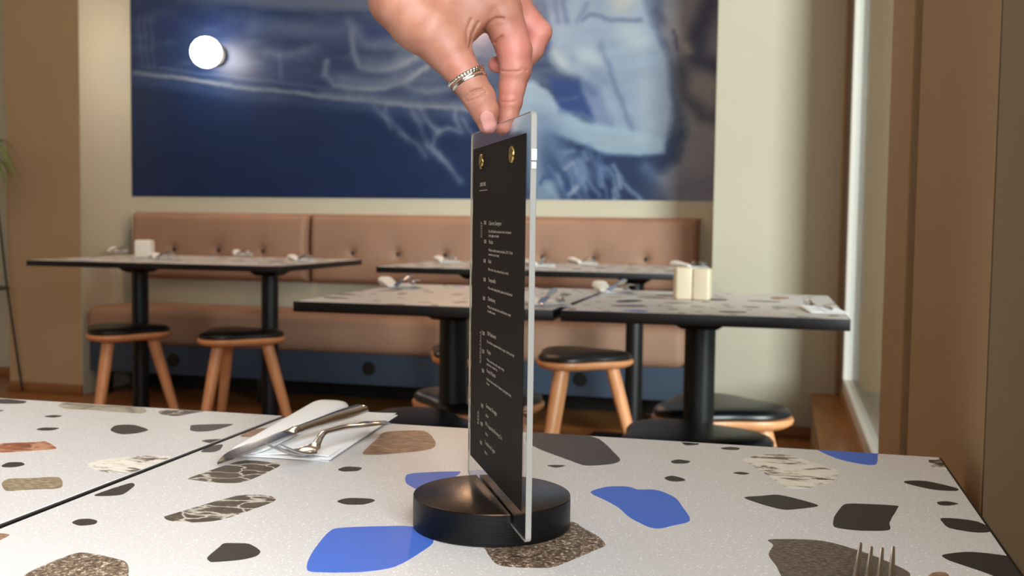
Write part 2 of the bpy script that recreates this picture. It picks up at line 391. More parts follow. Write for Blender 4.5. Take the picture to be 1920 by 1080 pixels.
    stroke([(1080, 110), (1130, 150)], 12, (104, 122, 160), .5); stroke([(1100, 160), (1112, 175)], 10, (70, 94, 146), .5)
    stroke([(1096, 110), (1110, 105)], 22, hi, .6); stroke([(1180, 55), (1195, 75)], 30, hi, .7); stroke([(1160, 5), (1175, -10)], 22, (192, 192, 186), .8)
    stroke([(1040, 100), (1056, 120)], 12, hi, .5); stroke([(1205, 140), (1215, 230)], 20, (160, 174, 188), .6); stroke([(1130, 262), (1220, 268)], 12, (156, 176, 190), .6)
    stroke([(1092, 38), (1104, 28), (1125, 30), (1142, 37), (1200, 36)], 4.5, (92, 104, 140), .7); stroke([(1100, 10), (1080, 40)], 5, (100, 112, 146), .5)
    for x0 in (1012, 1034, 1050): stroke([(x0, -20), (x0 + 12, 40)], 6, (80, 98, 140), .6, nz=.3, seed=x0)
    # drapery and foam under the arm
    stroke([(1016, 235), (1040, 270), (1060, 300), (1090, 330)], 26, (104, 128, 168), .8, nz=.3, seed=3)
    stroke([(1000, 240), (1010, 380)], 22, (136, 158, 184), .85)
    stroke([(1030, 350), (1040, 380)], 16, (150, 172, 194), .85); stroke([(1012, 345), (1020, 333), (1048, 332)], 3, (44, 72, 128), .7)
    for i in range(46):
        x0 = 1030 + r.random() * 190; y0 = 285 + r.random() * 95; L = 14 + r.random() * 34
        if x0 > 1120 + (y0 - 285) * 1.1: continue
        an = 0.9 + r.random() * .5
        stroke([(x0, y0), (x0 + L * math.cos(an), y0 + L * math.sin(an))], 2.5 + 4 * r.random(), r.choice([(122, 142, 176), (92, 118, 164), (140, 158, 184), (46, 76, 140)]), .55)
    stroke([(1100, 275), (1118, 310)], 6, (90, 114, 160), .6); stroke([(1146, 310), (1180, 355), (1200, 375)], 5, (132, 150, 180), .7)
    stroke([(1210, 315), (1240, 345)], 14, (104, 122, 158), .6)
    stroke([(1060, 285), (1076, 282)], 5, (120, 140, 176), .7); stroke([(1058, 318), (1072, 306)], 4, (150, 160, 186), .7); stroke([(1068, 362), (1084, 350)], 5, (158, 168, 190), .8)
    # background figure at the right end
    smooth_poly([(1262, -260), (1240, 30), (1262, 120), (1285, 240), (1270, 300), (1230, 330), (1260, 400), (1360, 400), (1360, -260)], (150, 150, 162), 0.85, 10)
    stroke([(1230, 20), (1262, 70), (1280, 110)], 10, (78, 84, 116), .8); stroke([(1262, 60), (1290, 95)], 22, (180, 176, 178), .6)
    stroke([(1330, 10), (1310, 60), (1310, 110), (1350, 130)], 22, (40, 46, 84), .9); stroke([(1290, 85), (1296, 92)], 9, (176, 172, 172), .7)
    stroke([(1275, 130), (1290, 180), (1320, 215), (1360, 225)], 16, (64, 68, 92), .9); stroke([(1262, 60), (1270, 90)], 4, (40, 46, 80), .6)
    stroke([(1310, 160), (1340, 165)], 20, (150, 146, 146), .8); stroke([(1240, 360), (1340, 350)], 30, (96, 96, 116), .6)
    img[:] = np.clip(img * (0.94 + 0.12 * f2[..., None]), 0, 1)
    return img
def build_mural():
    x0, x1, z0, z1 = XL + 0.004, XR - 0.004, 1.052, 2.8
    nx, nz = 560, 300
    X = np.linspace(x0, x1, nx); Z = np.linspace(z0, z1, nz)
    XX, ZZ = np.meshgrid(X, Z)
    P = np.stack([XX, np.full_like(XX, YB - 0.004), ZZ - CZ], -1)
    c, s = math.cos(YAW), math.sin(YAW); cp, sp = math.cos(PITCH), math.sin(PITCH)
    x = P[..., 0] * c + P[..., 1] * s; f = -P[..., 0] * s + P[..., 1] * c
    d = f * cp - P[..., 2] * sp; u = f * sp + P[..., 2] * cp
    a, b = x / d * F, u / d * F; cr, sr = math.cos(ROLL), math.sin(ROLL)
    px = 960 + cr * a + sr * b; py = 540 - (-sr * a + cr * b)
    img = paint_mural(px, py)
    vs = np.stack([XX, np.full_like(XX, YB - 0.004), ZZ], -1).reshape(-1, 3)
    idx = np.arange(nx * nz).reshape(nz, nx)
    fs = np.stack([idx[:-1, :-1], idx[:-1, 1:], idx[1:, 1:], idx[1:, :-1]], -1).reshape(-1, 4)
    # closed thin panel: back face and rim
    back = [(x0, YB - 0.0005, z0), (x1, YB - 0.0005, z0), (x1, YB - 0.0005, z1), (x0, YB - 0.0005, z1)]
    nb = len(vs); vs = vs.tolist() + back
    fl = fs.tolist() + [[nb, nb + 3, nb + 2, nb + 1]]
    fl += [[int(v) for v in idx[0, ::-1]] + [nb, nb + 1], [int(v) for v in idx[-1, :]] + [nb + 2, nb + 3],
           [int(v) for v in idx[:, 0]] + [nb + 3, nb], [int(v) for v in idx[::-1, -1]] + [nb + 1, nb + 2]]
    me = bpy.data.meshes.new('mural'); me.from_pydata(vs, [], fl)
    ca = me.color_attributes.new('paint', 'FLOAT_COLOR', 'POINT')
    img = img * 0.93
    li = 0.86 * np.where(img <= 0.04045, img / 12.92, ((img + 0.055) / 1.055) ** 2.4).reshape(-1, 3)
    cc = np.ones((len(vs), 4)); cc[:nb, :3] = li; cc[nb:, :3] = 0.1
    ca.data.foreach_set('color', cc.ravel())
    mm = mat('mural_print', (60, 80, 130), 0.42, spec=0.4); t = NT(mm)
    at = t.n('ShaderNodeVertexColor'); at.layer_name = 'paint'; t.l(at.outputs[0], t.b.inputs['Base Color'])
    me.materials.append(mm); me.update()
    o = bpy.data.objects.new('mural', me); COL.objects.link(o)
    tag(o, 'large blue and white painted mural on the wall above the banquette', 'mural')
build_mural()

# ------------------------------------------------------------------ wall lamps
M_globe = bpy.data.materials.new('opal_glass_lit'); M_globe.use_nodes = True
b = M_globe.node_tree.nodes['Principled BSDF']; b.inputs['Base Color'].default_value = (0.9, 0.88, 0.82, 1)
b.inputs['Emission Color'].default_value = (1.0, 0.90, 0.74, 1); b.inputs['Emission Strength'].default_value = 22.0
def wall_lamp(p, label, gm, power, color, r=0.088):
    e = empty('wall_lamp', (p.x, YB - 0.004, p.z), 0, label, 'lamp')
    m = MB(); m.lathe([(0.02, -0.0), (0.055, 0.0), (0.055, 0.022), (0.03, 0.026), (0.03, 0.05), (0.0, 0.05)], M_black, 32, M=Matrix.Rotation(math.pi / 2, 4, 'X')); m.build('wall_plate', e)
    bm = bmesh.new(); bmesh.ops.create_uvsphere(bm, u_segments=40, v_segments=24, radius=r)
    m = MB(); m.bm(bm, gm, Matrix.Translation((0, -0.05 - r * 0.93, 0))); m.build('glass_globe', e)
    l = bpy.data.lights.new('lamp_bulb', 'POINT'); l.energy = power; l.color = color; l.shadow_soft_size = r
    lo = bpy.data.objects.new('lamp_bulb', l); COL.objects.link(lo); lo.parent = e; lo.location = (0, -0.05 - r * 2.05, 0)
    return e
P = atY(386, 98, YB - 0.13)
wall_lamp(P, 'round glowing opal wall lamp on the blue mural', M_globe, 5, (1.0, 0.84, 0.70), 0.080)

M_globe2 = M_globe.copy(); M_globe2.name = 'warm_opal_glass_lit'
b = M_globe2.node_tree.nodes['Principled BSDF']; b.inputs['Emission Color'].default_value = (1.0, 0.56, 0.27, 1); b.inputs['Emission Strength'].default_value = 48.0
_r = ray(848, 922); _q = atZ(848, 922, 0.77); P = _q + Vector((_r.x, _r.y, -_r.z)) * ((YB - 0.13 - _q.y) / _r.y)
wall_lamp(P, 'warm glowing opal wall lamp on the mural, hidden behind the raised hand', M_globe2, 2, (1.0, 0.70, 0.48), 0.095)

# ------------------------------------------------------------------ banquette
def pad(x0, x1, z0, z1, y0, th, mat_, dimples=(), rnd=0.03, nx=90, nz=36):
    """upholstered pad: front heightfield toward -Y, closed behind at y0"""
    m = MB(); rings = []
    vs = []; fs = []
    for j in range(nz + 1):
        for i in range(nx + 1):
            x = x0 + (x1 - x0) * i / nx; z = z0 + (z1 - z0) * j / nz
            ex = min(x - x0, x1 - x); ez = min(z - z0, z1 - z)
            q = lambda e: math.sqrt(max(0, 1 - (1 - min(e / rnd, 1)) ** 2))
            h = th * (0.35 + 0.65 * min(q(ex), q(ez))) if min(ex, ez) > 0 else th * 0.30
            h += 0.012 * math.sin(math.pi * (z - z0) / (z1 - z0))
            for dx, dz in dimples: 
                dd = ((x - dx) ** 2 + ((z - dz) * 0.8) ** 2)
                h -= 0.022 * math.exp(-dd / 0.00045) + 0.008 * math.exp(-dd / 0.004)
            vs.append((x, y0 - h, z))
    for j in range(nz):
        for i in range(nx):
            a = j * (nx + 1) + i; fs.append([a, a + 1, a + nx + 2, a + nx + 1])
    nb = len(vs); vs += [(x0, y0, z0), (x1, y0, z0), (x1, y0, z1), (x0, y0, z1)]
    bot = list(range(nx + 1)); top = [nz * (nx + 1) + i for i in range(nx + 1)]
    lef = [j * (nx + 1) for j in range(nz + 1)]; rig = [j * (nx + 1) + nx for j in range(nz + 1)]
    fs += [bot[::-1] + [nb, nb + 1], top + [nb + 2, nb + 3], lef + [nb + 3, nb], rig[::-1] + [nb + 1, nb + 2], [nb, nb + 3, nb + 2, nb + 1]]
    m.add(vs, fs, mat_); return m
bq = empty('banquette', (-1.95, 5.05, 0), 0, 'long tan upholstered banquette with buttoned back along the mural wall', 'bench')
def bpart(mb, name): 
    o = mb.build(name, bq); 
    for v in o.data.vertices: v.co -= Vector((-1.95, 5.05, 0))
    return o
BX0, BX1 = XL + 0.003, -0.415
Lx = [-3.239, -2.970, -2.705]; Rx = [-2.187, -1.935, -1.678, -1.423, -1.167, -0.905, -0.647]
bpart(pad(-3.50, -2.445, 0.60, 0.965, YB - 0.002, 0.085, M_seat, [(x, 0.762) for x in Lx], 0.035), 'back_cushion')
bpart(pad(-2.430, -0.395, 0.60, 0.965, YB - 0.002, 0.085, M_seat, [(x, 0.762) for x in Rx], 0.035, 180), 'back_cushion')
for x in Lx + Rx:
    m = MB(); m.lathe([(0.0, 0.0), (0.011, 0.0), (0.012, 0.003), (0.008, 0.007), (0.0, 0.008)], M_button, 16, M=Matrix.Translation((x, YB - 0.071, 0.762)) @ Matrix.Rotation(math.pi / 2, 4, 'X')); bpart(m, 'button')
m = MB(); m.box((BX0, YP + 0.01, 0.275), (BX1, YB - 0.01, 0.465), M_seat, 0.05, 6); bpart(m, 'seat_cushion')
m = MB(); m.box((BX0 + 0.01, YP + 0.045, 0.125), (BX1 - 0.01, YB - 0.02, 0.282), M_bluepanel); bpart(m, 'base_panel')
M_vent = mat('black_vent', (12, 12, 13), 0.5)
for px, py in ((325, 675), (692, 691), (1088, 711)):
    p = atY(px, py, YP + 0.045)
    m = MB(); Mx = Matrix.Translation((p.x, YP + 0.046, p.z)) @ Matrix.Rotation(math.pi / 2, 4, 'X')
    m.lathe([(0.0, 0.0), (0.034, 0.0), (0.034, 0.005), (0.028, 0.006), (0.026, 0.002), (0.0, 0.002)], M_vent, 28, M=Mx)
    for k in range(-2, 3): m.box((-0.02, k * 0.009 - 0.0015, 0.001), (0.02, k * 0.009 + 0.0015, 0.004), M_vent, M=Mx)
    bpart(m, 'vent')
for x in (-3.47, -2.55, -1.5, -0.5):
    m = MB(); m.box((x - 0.025, YP + 0.06, 0), (x + 0.025, YP + 0.11, 0.126), M_black, 0.003, 2); bpart(m, 'leg')
m = MB(); m.box((BX0 + 0.02, YB - 0.06, 0), (BX1 - 0.02, YB - 0.02, 0.13), M_black); bpart(m, 'rear_plinth')

# ------------------------------------------------------------------ tables
def clip_poly(poly, x0, x1, y0, y1):
    def cl(p, f, inter):
        o = []
        for i in range(len(p)):
            a, b = p[i], p[(i + 1) % len(p)]
            fa, fb = f(a), f(b)
            if fa >= 0: o.append(a)
            if (fa >= 0) != (fb >= 0):
                t_ = fa / (fa - fb); o.append((a[0] + (b[0] - a[0]) * t_, a[1] + (b[1] - a[1]) * t_))
        return o
    for f in (lambda p: p[0] - x0, lambda p: x1 - p[0], lambda p: p[1] - y0, lambda p: y1 - p[1]):
        if len(poly) < 3: return []
        poly = cl(poly, f, None)
    return poly
def roughen(poly, rnd, amp, step):
    o = []
    for i in range(len(poly)):
        a = Vector(poly[i]); b = Vector(poly[(i + 1) % len(poly)]); n = max(1, int((b - a).length / step))
        for k in range(n):
            p = a.lerp(b, k / n)
            if k: p = p + Vector((rnd.uniform(-1, 1), rnd.uniform(-1, 1))) * amp
            o.append((p.x, p.y))
    return o
def rounded(p, n=4):
    # Catmull-Rom through the outline points
    o = []; N = len(p)
    for i in range(N):
        a, b_, c, d = [Vector(p[(i + k) % N]) for k in (-1, 0, 1, 2)]
        for k in range(n):
            t_ = k / n; q = 0.5 * ((2 * b_) + (c - a) * t_ + (2 * a - 5 * b_ + 4 * c - d) * t_ ** 2 + (3 * b_ - a - 3 * c + d) * t_ ** 3)
            l = b_.lerp(c, t_); q = l + (q - l) * 0.8; o.append((q.x, q.y))
    return o
def rand_chip(rnd, cx, cy, size):
    n = rnd.randint(7, 11); el = rnd.uniform(0.35, 0.8); an = rnd.uniform(0, math.pi)
    pts = []
    for k in range(n):
        t_ = 2 * math.pi * (k + rnd.uniform(-.25, .25)) / n; r = size * rnd.uniform(0.75, 1.1)
        x, y = r * math.cos(t_), r * math.sin(t_) * el
        pts.append((cx + x * math.cos(an) - y * math.sin(an), cy + x * math.sin(an) + y * math.cos(an)))
    return pts
def inpoly(p, poly):
    c = False
    for i in range(len(poly)):
        a, b = poly[i], poly[(i + 1) % len(poly)]
        if (a[1] > p[1]) != (b[1] > p[1]) and p[0] < (b[0] - a[0]) * (p[1] - a[1]) / (b[1] - a[1]) + a[0]: c = not c
    return c
def make_table(cx, y0, y1, w, rz, label, group, colx=0, coly=None, chips=None, seed=1, rand=True, zoff=0.0001, rfilter=None):
    cy = (y0 + y1) / 2; D = y1 - y0; coly = cy if coly is None else coly
    e = empty('dining_table', (cx, cy, 0), rz, label, 'table', group)
    hw, hd = w / 2, D / 2
    m = MB(); m.box((-hw, -hd, 0.7255), (hw, hd, 0.7494), M_blackedge, 0.0012, 2); m.build('edge_band', e)
    m = MB(); il = 0.0028
    m.box((-hw + il, -hd + il, 0.745), (hw - il, hd - il, 0.75), M_lam)
    rnd = random.Random(seed); polys = []
    R = Matrix.Rotation(-rz, 2)
    if chips:
        for k, pts in chips:
            loc = []
            for q in pts:
                p = atZ(q[0], q[1], 0.75); v = R @ Vector((p.x - cx, p.y - cy)); loc.append((v.x, v.y))
            polys.append((k, roughen(rounded(loc), rnd, 0.00022, 0.003)))
    if rand:
        kinds = 'kkkkkKbgGwcmroks'; placed = []
        for i in range(110):
            size = rnd.choice([0.01, 0.012, 0.025, 0.035, 0.045, 0.055])
            x, y = rnd.uniform(-hw, hw), rnd.uniform(-hd, hd)
            if rfilter and not rfilter(cx + x, cy + y, size): continue
            if any((x - a) ** 2 + (y - b_) ** 2 < (size + s + 0.012) ** 2 for a, b_, s in placed): continue
            placed.append((x, y, size)); k = 'k' if size < 0.02 else rnd.choice(kinds)
            polys.append((k, roughen(rand_chip(rnd, x, y, size), rnd, 0.0006, 0.006)))
    for k, poly in polys:
        c = clip_poly(poly, -hw + il, hw - il, -hd + il, hd - il)
        if len(c) < 3: continue
        n = len(c); zt = 0.75 + zoff
        a = sum(c[i][0] * c[(i + 1) % n][1] - c[(i + 1) % n][0] * c[i][1] for i in range(n))
        if a < 0: c = c[::-1]
        bm = bmesh.new(); vs = [bm.verts.new((x, y, zt)) for x, y in c]; f = bm.faces.new(vs)
        bmesh.ops.triangulate(bm, faces=[f]); m.bm(bm, CH[k], flat=True)
        rim = [(x, y, zt) for x, y in c] + [(x, y, 0.7499) for x, y in c]
        m.add(rim, [[i, (i + 1) % n, n + (i + 1) % n, n + i] for i in range(n)], CH[k], flat=True)
    m.build('tabletop', e)
    cl = coly - cy
    m = MB()
    # cast spider bracket: tapering plate and four arms
    m.loft([[(x * sx + colx, y * sx + cl, z) for x, y in ((-1, -1), (1, -1), (1, 1), (-1, 1))] for sx, z in ((0.042, 0.688), (0.055, 0.697), (0.085, 0.7256))], M_black, flat=True)
    for k in range(4):
        a = math.pi / 4 + k * math.pi / 2; d = Vector((math.cos(a), math.sin(a), 0)); s = Vector((-d.y, d.x, 0))
        L = 0.115; c0 = Vector((colx, cl, 0))
        m.loft([[c0 + d * 0.02 + s * q * 0.018 + Vector((0, 0, z)) for q, z in ((-1, 0.70), (1, 0.70), (1, 0.7256), (-1, 0.7256))],
                [c0 + d * L + s * q * 0.011 + Vector((0, 0, z)) for q, z in ((-1, 0.715), (1, 0.715), (1, 0.7256), (-1, 0.7256))]], M_black, flat=True)
    m.build('bracket', e)
    m = MB(); m.lathe([(0.037, 0.012), (0.037, 0.70)], M_black, 32, (colx, cl)); m.build('column', e)
    m = MB(); m.box((colx - 0.2, cl - 0.2, 0), (colx + 0.2, cl + 0.2, 0.012), M_black, 0.003, 2); m.build('base_plate', e)
    return e
X = [ # kind, outline in picture pixels, left table
 ('K', [(-10, 749), (17, 748.4), (44, 751.5), (50, 753.5), (42, 756.5), (20, 757.2), (-10, 756)]),
 ('k', [(-8, 769), (5, 769), (6, 770), (-8, 773)]),
 ('s', [(108, 760.7), (128, 754), (167, 756), (233, 760), (267, 764), (275, 771.5), (263, 775), (217, 773), (167, 768.5), (127, 766.8)]),
 ('m', [(297, 773), (305, 769.5), (333, 768), (383, 770.5), (360, 775), (333, 780), (307, 778)]),
 ('k', [(83, 780.7), (100, 778.3), (117, 780), (100, 783)]),
 ('k', [(68, 805), (83, 801.7), (111, 802.7), (97, 807), (77, 807)]),
 ('k', [(207, 806), (218, 797.5), (250, 796.7), (278, 805.7), (260, 811.7), (233, 814.3), (217, 811.7)]),
 ('K', [(357, 801.7), (363, 796.7), (430, 795), (434, 797.3), (400, 807.3), (370, 809.3), (357, 806.7)]),
 ('r', [(-8, 833), (67, 829), (87, 828.3), (106, 840.7), (83, 844), (-8, 848.5)]),
 ('c', [(162, 871.7), (187, 863), (253, 856), (310, 855.3), (325, 861.7), (300, 885), (233, 887.7), (200, 886.7), (177, 880)]),
 ('K', [(378, 827), (393, 824), (430, 823.5), (405, 831.9)]),
 ('k', [(3, 873), (17, 867), (40, 867), (46, 871.7), (27, 876), (7, 876)]),
 ('o', [(3, 906.7), (17, 898), (60, 896.5), (110, 895), (117, 911.7), (100, 917), (60, 918), (13, 920.7)]),
 ('w', [(-20, 925), (-60, 920), (-90, 940), (-30, 948)]),
]
Y = [ # right table
 ('k', [(177, 928), (240, 906.7), (252, 907.7), (250, 913), (230, 927), (200, 930)]),
 ('k', [(135, 980), (147, 974), (167, 972.7), (182, 976.7), (177, 983), (150, 985.7)]),
 ('w', [(-10, 1000), (18, 1002.7), (0, 1013), (-10, 1016)]),
 ('g', [(45, 1080), (67, 1066.7), (133, 1040), (163, 1036.7), (227, 1050), (240, 1060), (241, 1080), (235, 1110), (150, 1140), (60, 1120), (35, 1095)]),
 ('m', [(354, 896.7), (410, 876.7), (460, 863), (523, 870), (513, 880), (460, 903), (417, 905.7), (363, 900)]),
 ('m', [(308, 970), (320, 965), (443, 930), (500, 929), (517, 938), (480, 953), (413, 975), (353, 980), (317, 976)]),
 ('k', [(389, 1045), (410, 1026.7), (420, 1019), (440, 1018.5), (467, 1020), (488, 1033), (480, 1043), (450, 1050), (400, 1054), (392, 1051.7)]),
 ('b', [(575, 1063), (583, 1040), (602, 1013), (623, 993), (650, 989), (710, 987), (777, 988), (813, 1013), (793, 1033), (740, 1063), (673, 1073), (587, 1072.7)]),
 ('w', [(450, 818), (477, 805), (510, 803), (483, 818)]),
 ('w', [(528, 789), (548, 777), (566, 776), (545, 790)]),
 ('K', [(377, 846.7), (390, 838), (417, 833), (413, 843), (400, 847.7), (383, 848)]),
 ('k', [(634, 880), (650, 875), (678, 877), (670, 883), (643, 884)]),
 ('k', [(632, 940), (653, 934), (693, 935), (703, 939), (683, 945.7), (650, 946)]),
 ('w', [(680, 850), (692, 836), (707, 823), (723, 810), (793, 807.7), (815, 825), (815, 838), (793, 845), (727, 851.7), (690, 853)]),
 ('b', [(761, 905), (763, 890), (793, 886), (850, 884), (862, 888), (800, 925), (780, 917)]),
 ('K', [(993, 810), (1020, 806.7), (1053, 808), (1085, 814), (1123, 823), (1153, 850), (1163, 863), (1147, 870), (1100, 873), (1073, 865), (997, 835)]),
 ('k', [(1026, 873), (1040, 871.7), (1060, 873), (1043, 877)]),
 ('k', [(800, 784), (860, 788), (853, 792.7), (820, 791.7)]),
 ('b', [(1107, 923), (1137, 913), (1167.5, 912), (1182, 913.5), (1196, 918), (1224, 918), (1245, 923), (1268, 935), (1280, 951), (1293, 970), (1290, 979), (1264, 985), (1237.5, 991), (1215.6, 988), (1180.6, 970), (1160, 952), (1137, 939)]),
 ('g', [(1067, 978), (1093, 990), (1123, 1007), (1135, 1022), (1120, 1030), (1043, 1062), (1010, 1065), (953, 1063), (927, 1055), (910, 1030), (905, 1020), (960, 985)]),
 ('k', [(1258, 865), (1272, 861.5), (1294, 865), (1286, 869), (1264, 869)]),
 ('k', [(1246, 896), (1259, 892), (1279, 896.5), (1285, 901), (1268, 903), (1253, 901)]),
 ('k', [(1278, 829), (1290, 832.6), (1309, 831), (1307.5, 834), (1286, 835)]),
 ('k', [(1351, 840), (1369, 838), (1387, 840), (1382, 843.6), (1360, 843)]),
 ('k', [(1374, 887), (1388, 884.7), (1405, 887.8), (1393, 890)]),
 ('c', [(1393, 861.5), (1430, 852.8), (1474, 853), (1517, 865), (1566, 880), (1572, 887), (1561, 902), (1526, 913), (1487, 916.6), (1465, 909), (1430, 884.7), (1404, 869)]),
 ('k', [(1395, 933), (1426, 930), (1461, 928), (1517.5, 941.6), (1534, 949), (1500, 954), (1469, 955.6), (1430, 946)]),
 ('k', [(1563, 974), (1566, 966), (1583, 946), (1614, 944.6), (1679, 948), (1683, 953), (1668, 979), (1667, 994), (1614, 995), (1570, 990), (1562, 984)]),
 ('b', [(1531, 841), (1570, 860), (1614, 870), (1642, 871), (1646, 854), (1646, 840), (1580, 836)]),
 ('k', [(1697, 902), (1736, 902), (1793, 915), (1792, 920.6), (1749, 918), (1701, 907)]),
 ('k', [(1757, 941.6), (1776, 940), (1797, 944.6), (1780, 948), (1762.5, 947)]),
 ('k', [(1764, 972), (1789, 972), (1832.5, 978), (1860, 992), (1852, 998), (1824, 998), (1780, 990), (1767, 979)]),
 ('k', [(1766, 1042), (1780, 1038), (1824, 1035), (1902, 1045), (1935, 1066), (1960, 1100), (1910, 1105), (1863, 1080), (1824, 1066), (1780, 1051)]),
 ('G', [(1442, 1011.6), (1517.5, 1012), (1561, 1018), (1627, 1038), (1680, 1060), (1701, 1071), (1706.5, 1080), (1690, 1120), (1500, 1130), (1465, 1080), (1456, 1062), (1441, 1040), (1450, 1022)]),
 ('c', [(1741, 861.5), (1762, 861), (1775, 880), (1771, 880), (1749, 876)]),
 ('w', [(1738, 1085), (1749, 1074), (1771, 1073), (1780, 1082), (1765, 1100)]),
 ('k', [(1195, 813), (1232, 816), (1228, 820), (1205, 820)]),
]
near_only = lambda x, y, s: y + s < 0.40
FG = 'near terrazzo tables'; 
make_table((-0.4575 + 0.1345) / 2, 0.165, 0.932, 0.592, math.radians(0.3), 'near terrazzo-top table carrying the menu stand', None, chips=Y, seed=5, rfilter=near_only, coly=0.5)
make_table(-0.4600 - 0.2985, 0.168, 0.936, 0.596, 0, 'near terrazzo-top table at the lower left, beyond the black seam', None, chips=X, seed=6, rfilter=lambda x, y, s: y + s < 0.40, coly=0.5)
DG = 'dining tables further back'
T = {}
T['lb1'] = make_table(-2.81, 3.87, 4.72, 0.585, 0, 'left half of the far left terrazzo table pair, with the white shaker', None, colx=-0.012, coly=4.27, seed=11, zoff=0.0004)
T['lb2'] = make_table(-2.222, 3.87, 4.72, 0.585, 0, 'right half of the far left terrazzo table pair', None, colx=0.045, coly=4.27, seed=12, zoff=0.0004)
T['rb1'] = make_table(-1.28, 4.05, 4.80, 0.628, 0, 'far terrazzo table by the banquette, behind the upright menu', None, coly=4.45, seed=13, zoff=0.0004)
T['rb2'] = make_table(-0.648, 4.05, 4.80, 0.628, 0, 'far terrazzo table by the banquette at the light wall pier', None, coly=4.45, colx=0.055, seed=14, zoff=0.0004)
T['rf1'] = make_table(-0.783, 2.25, 3.00, 0.612, 0, 'middle-distance terrazzo table partly hidden by the menu', None, coly=2.61, seed=15, colx=-0.03, zoff=0.0003)
T['rf2'] = make_table(-0.168, 2.258, 3.00, 0.600, math.radians(1.0), 'middle-distance terrazzo table with two shakers, nearest the window', None, coly=2.61, colx=-0.02, seed=16, zoff=0.0003)

# ------------------------------------------------------------------ stools
def rtri(r, n=60, k=0.16):
    out_ = []
    for i in range(n):
        a = 2 * math.pi * i / n; rr = r * (1 + k * math.cos(3 * a)) / (1 + k * 0.3)
        out_.append((rr * math.cos(a), rr * math.sin(a)))
    return out_
def ring(s, z, r=0.178): return [(x * s, y * s, z) for x, y in rtri(r)]
def make_stool():
    e = empty('stool', (0, 0, 0))
    m = MB(); m.loft([ring(s, z) for s, z in ((0.72, 0.418), (0.90, 0.424), (0.985, 0.434), (1.0, 0.442), (0.99, 0.449), (0.95, 0.451))], M_stoolwood); m.build('seat', e)
    m = MB(); m.loft([ring(s, z) for s, z in ((0.93, 0.4505), (0.965, 0.456), (0.965, 0.463), (0.93, 0.470), (0.85, 0.475), (0.6, 0.479), (0.3, 0.480), (0.02, 0.4805))], M_leather); m.build('seat_pad', e)
    for k in range(3):
        a = 2 * math.pi * k / 3
        top = Vector((0.118 * math.cos(a), 0.118 * math.sin(a), 0.422)); bot = Vector((0.235 * math.cos(a), 0.235 * math.sin(a), 0.0))
        m = MB(); m.tube([top, top.lerp(bot, .3), top.lerp(bot, .7), bot + Vector((0, 0, 0.0))], [0.0245, 0.0235, 0.020, 0.0155], M_stoolwood, 20); m.build('leg', e)
    return e
proto = make_stool()
stools = [((231, 610), 35, 'three-legged stool at the far left table, leftmost of all'), ((446, 618), 18, 'three-legged stool second from the left, under the far left table'),
          ((884, 650), 20, 'three-legged stool mostly hidden behind the upright menu, at the far table'), ((1086, 657), 8, 'three-legged stool with oak legs just right of the upright menu'),
          ((1345, 753), -12, 'stool under the window-side table, the farther one beside the pale pier'), ((1288, 808), 2, 'stool under the window-side table, nearer one in front of the other'),
          ((893, 737), 40, 'stool behind the black column and menu, farther one of its table'), ((766, 784), 100, 'dark-seated stool just behind the near table, left of the menu')]
zz = 0.477
for i, ((px, py), rot, lab) in enumerate(stools):
    o = proto if i == 0 else copy_tree(proto)
    p = atZ(px, py, zz); o.location = (p.x, p.y, 0); o.rotation_euler = (0, 0, math.radians(rot))
    tag(o, lab, 'stool', 'three-legged stools with black seats')

# ------------------------------------------------------------------ cutlery, napkins
M_steel = mat('polished_steel', (204, 205, 208), 0.14, 1)
M_nap = mat('white_paper_napkin', (246, 246, 246), 0.8, spec=0.2)
t = NT(M_nap); t.bump(t.noise(t.coord(), 500, 2), 0.15, 0.0006)
def lerp_tab(tab, x):
    for (a, va), (b_, vb) in zip(tab[:-1], tab[1:]):
        if x <= b_:
            f = (x - a) / (b_ - a); f = f * f * (3 - 2 * f); return va + (vb - va) * f
    return tab[-1][1]
def fork_mesh(end_lift=0.010):
    # along +x from handle end (0) to tine tips (0.158); z=0 is the resting plane
    m = MB()
    wt = [(0, 0.005), (0.004, 0.0105), (0.016, 0.0125), (0.042, 0.0065), (0.085, 0.0035), (0.100, 0.0036), (0.112, 0.0095), (0.122, 0.0115)]
    zt = [(0, end_lift), (0.03, end_lift + 0.003), (0.07, 0.016), (0.092, 0.016), (0.108, 0.006), (0.122, 0.0022)]
    tt = [(0, 0.0014), (0.03, 0.0019), (0.09, 0.0022), (0.112, 0.0014), (0.122, 0.0013)]
    rings = []
    for i in range(33):
        x = 0.122 * i / 32; w, z, th = lerp_tab(wt, x), lerp_tab(zt, x), lerp_tab(tt, x)
        rings.append([(x, w * math.cos(a), z + th * math.sin(a) + (0.0025 * math.cos(a) ** 2 if x > .108 else 0) * (x - .108) / .014) for a in [2 * math.pi * k / 14 for k in range(14)]])
    m.loft(rings, M_steel)
    for k in range(4):
        y0 = (k - 1.5) * 0.0062
        pts = []; rad = []
        for j in range(11):
            q = j / 10; x = 0.117 + 0.043 * q; z = 0.0026 + 0.0145 * q ** 1.7
            pts.append((x, y0 * (1 - .04 * q), z + 0.0015 * (abs(k - 1.5) > 1))); rad.append(0.0022 - 0.0013 * q ** 1.6)
        rr = []
        for p, r_ in zip(pts, rad):
            rr.append([(p[0], p[1] + 1.05 * r_ * math.cos(a), p[2] + 0.75 * r_ * math.sin(a)) for a in [2 * math.pi * u / 10 for u in range(10)]])
        m.loft(rr, M_steel)
    return m
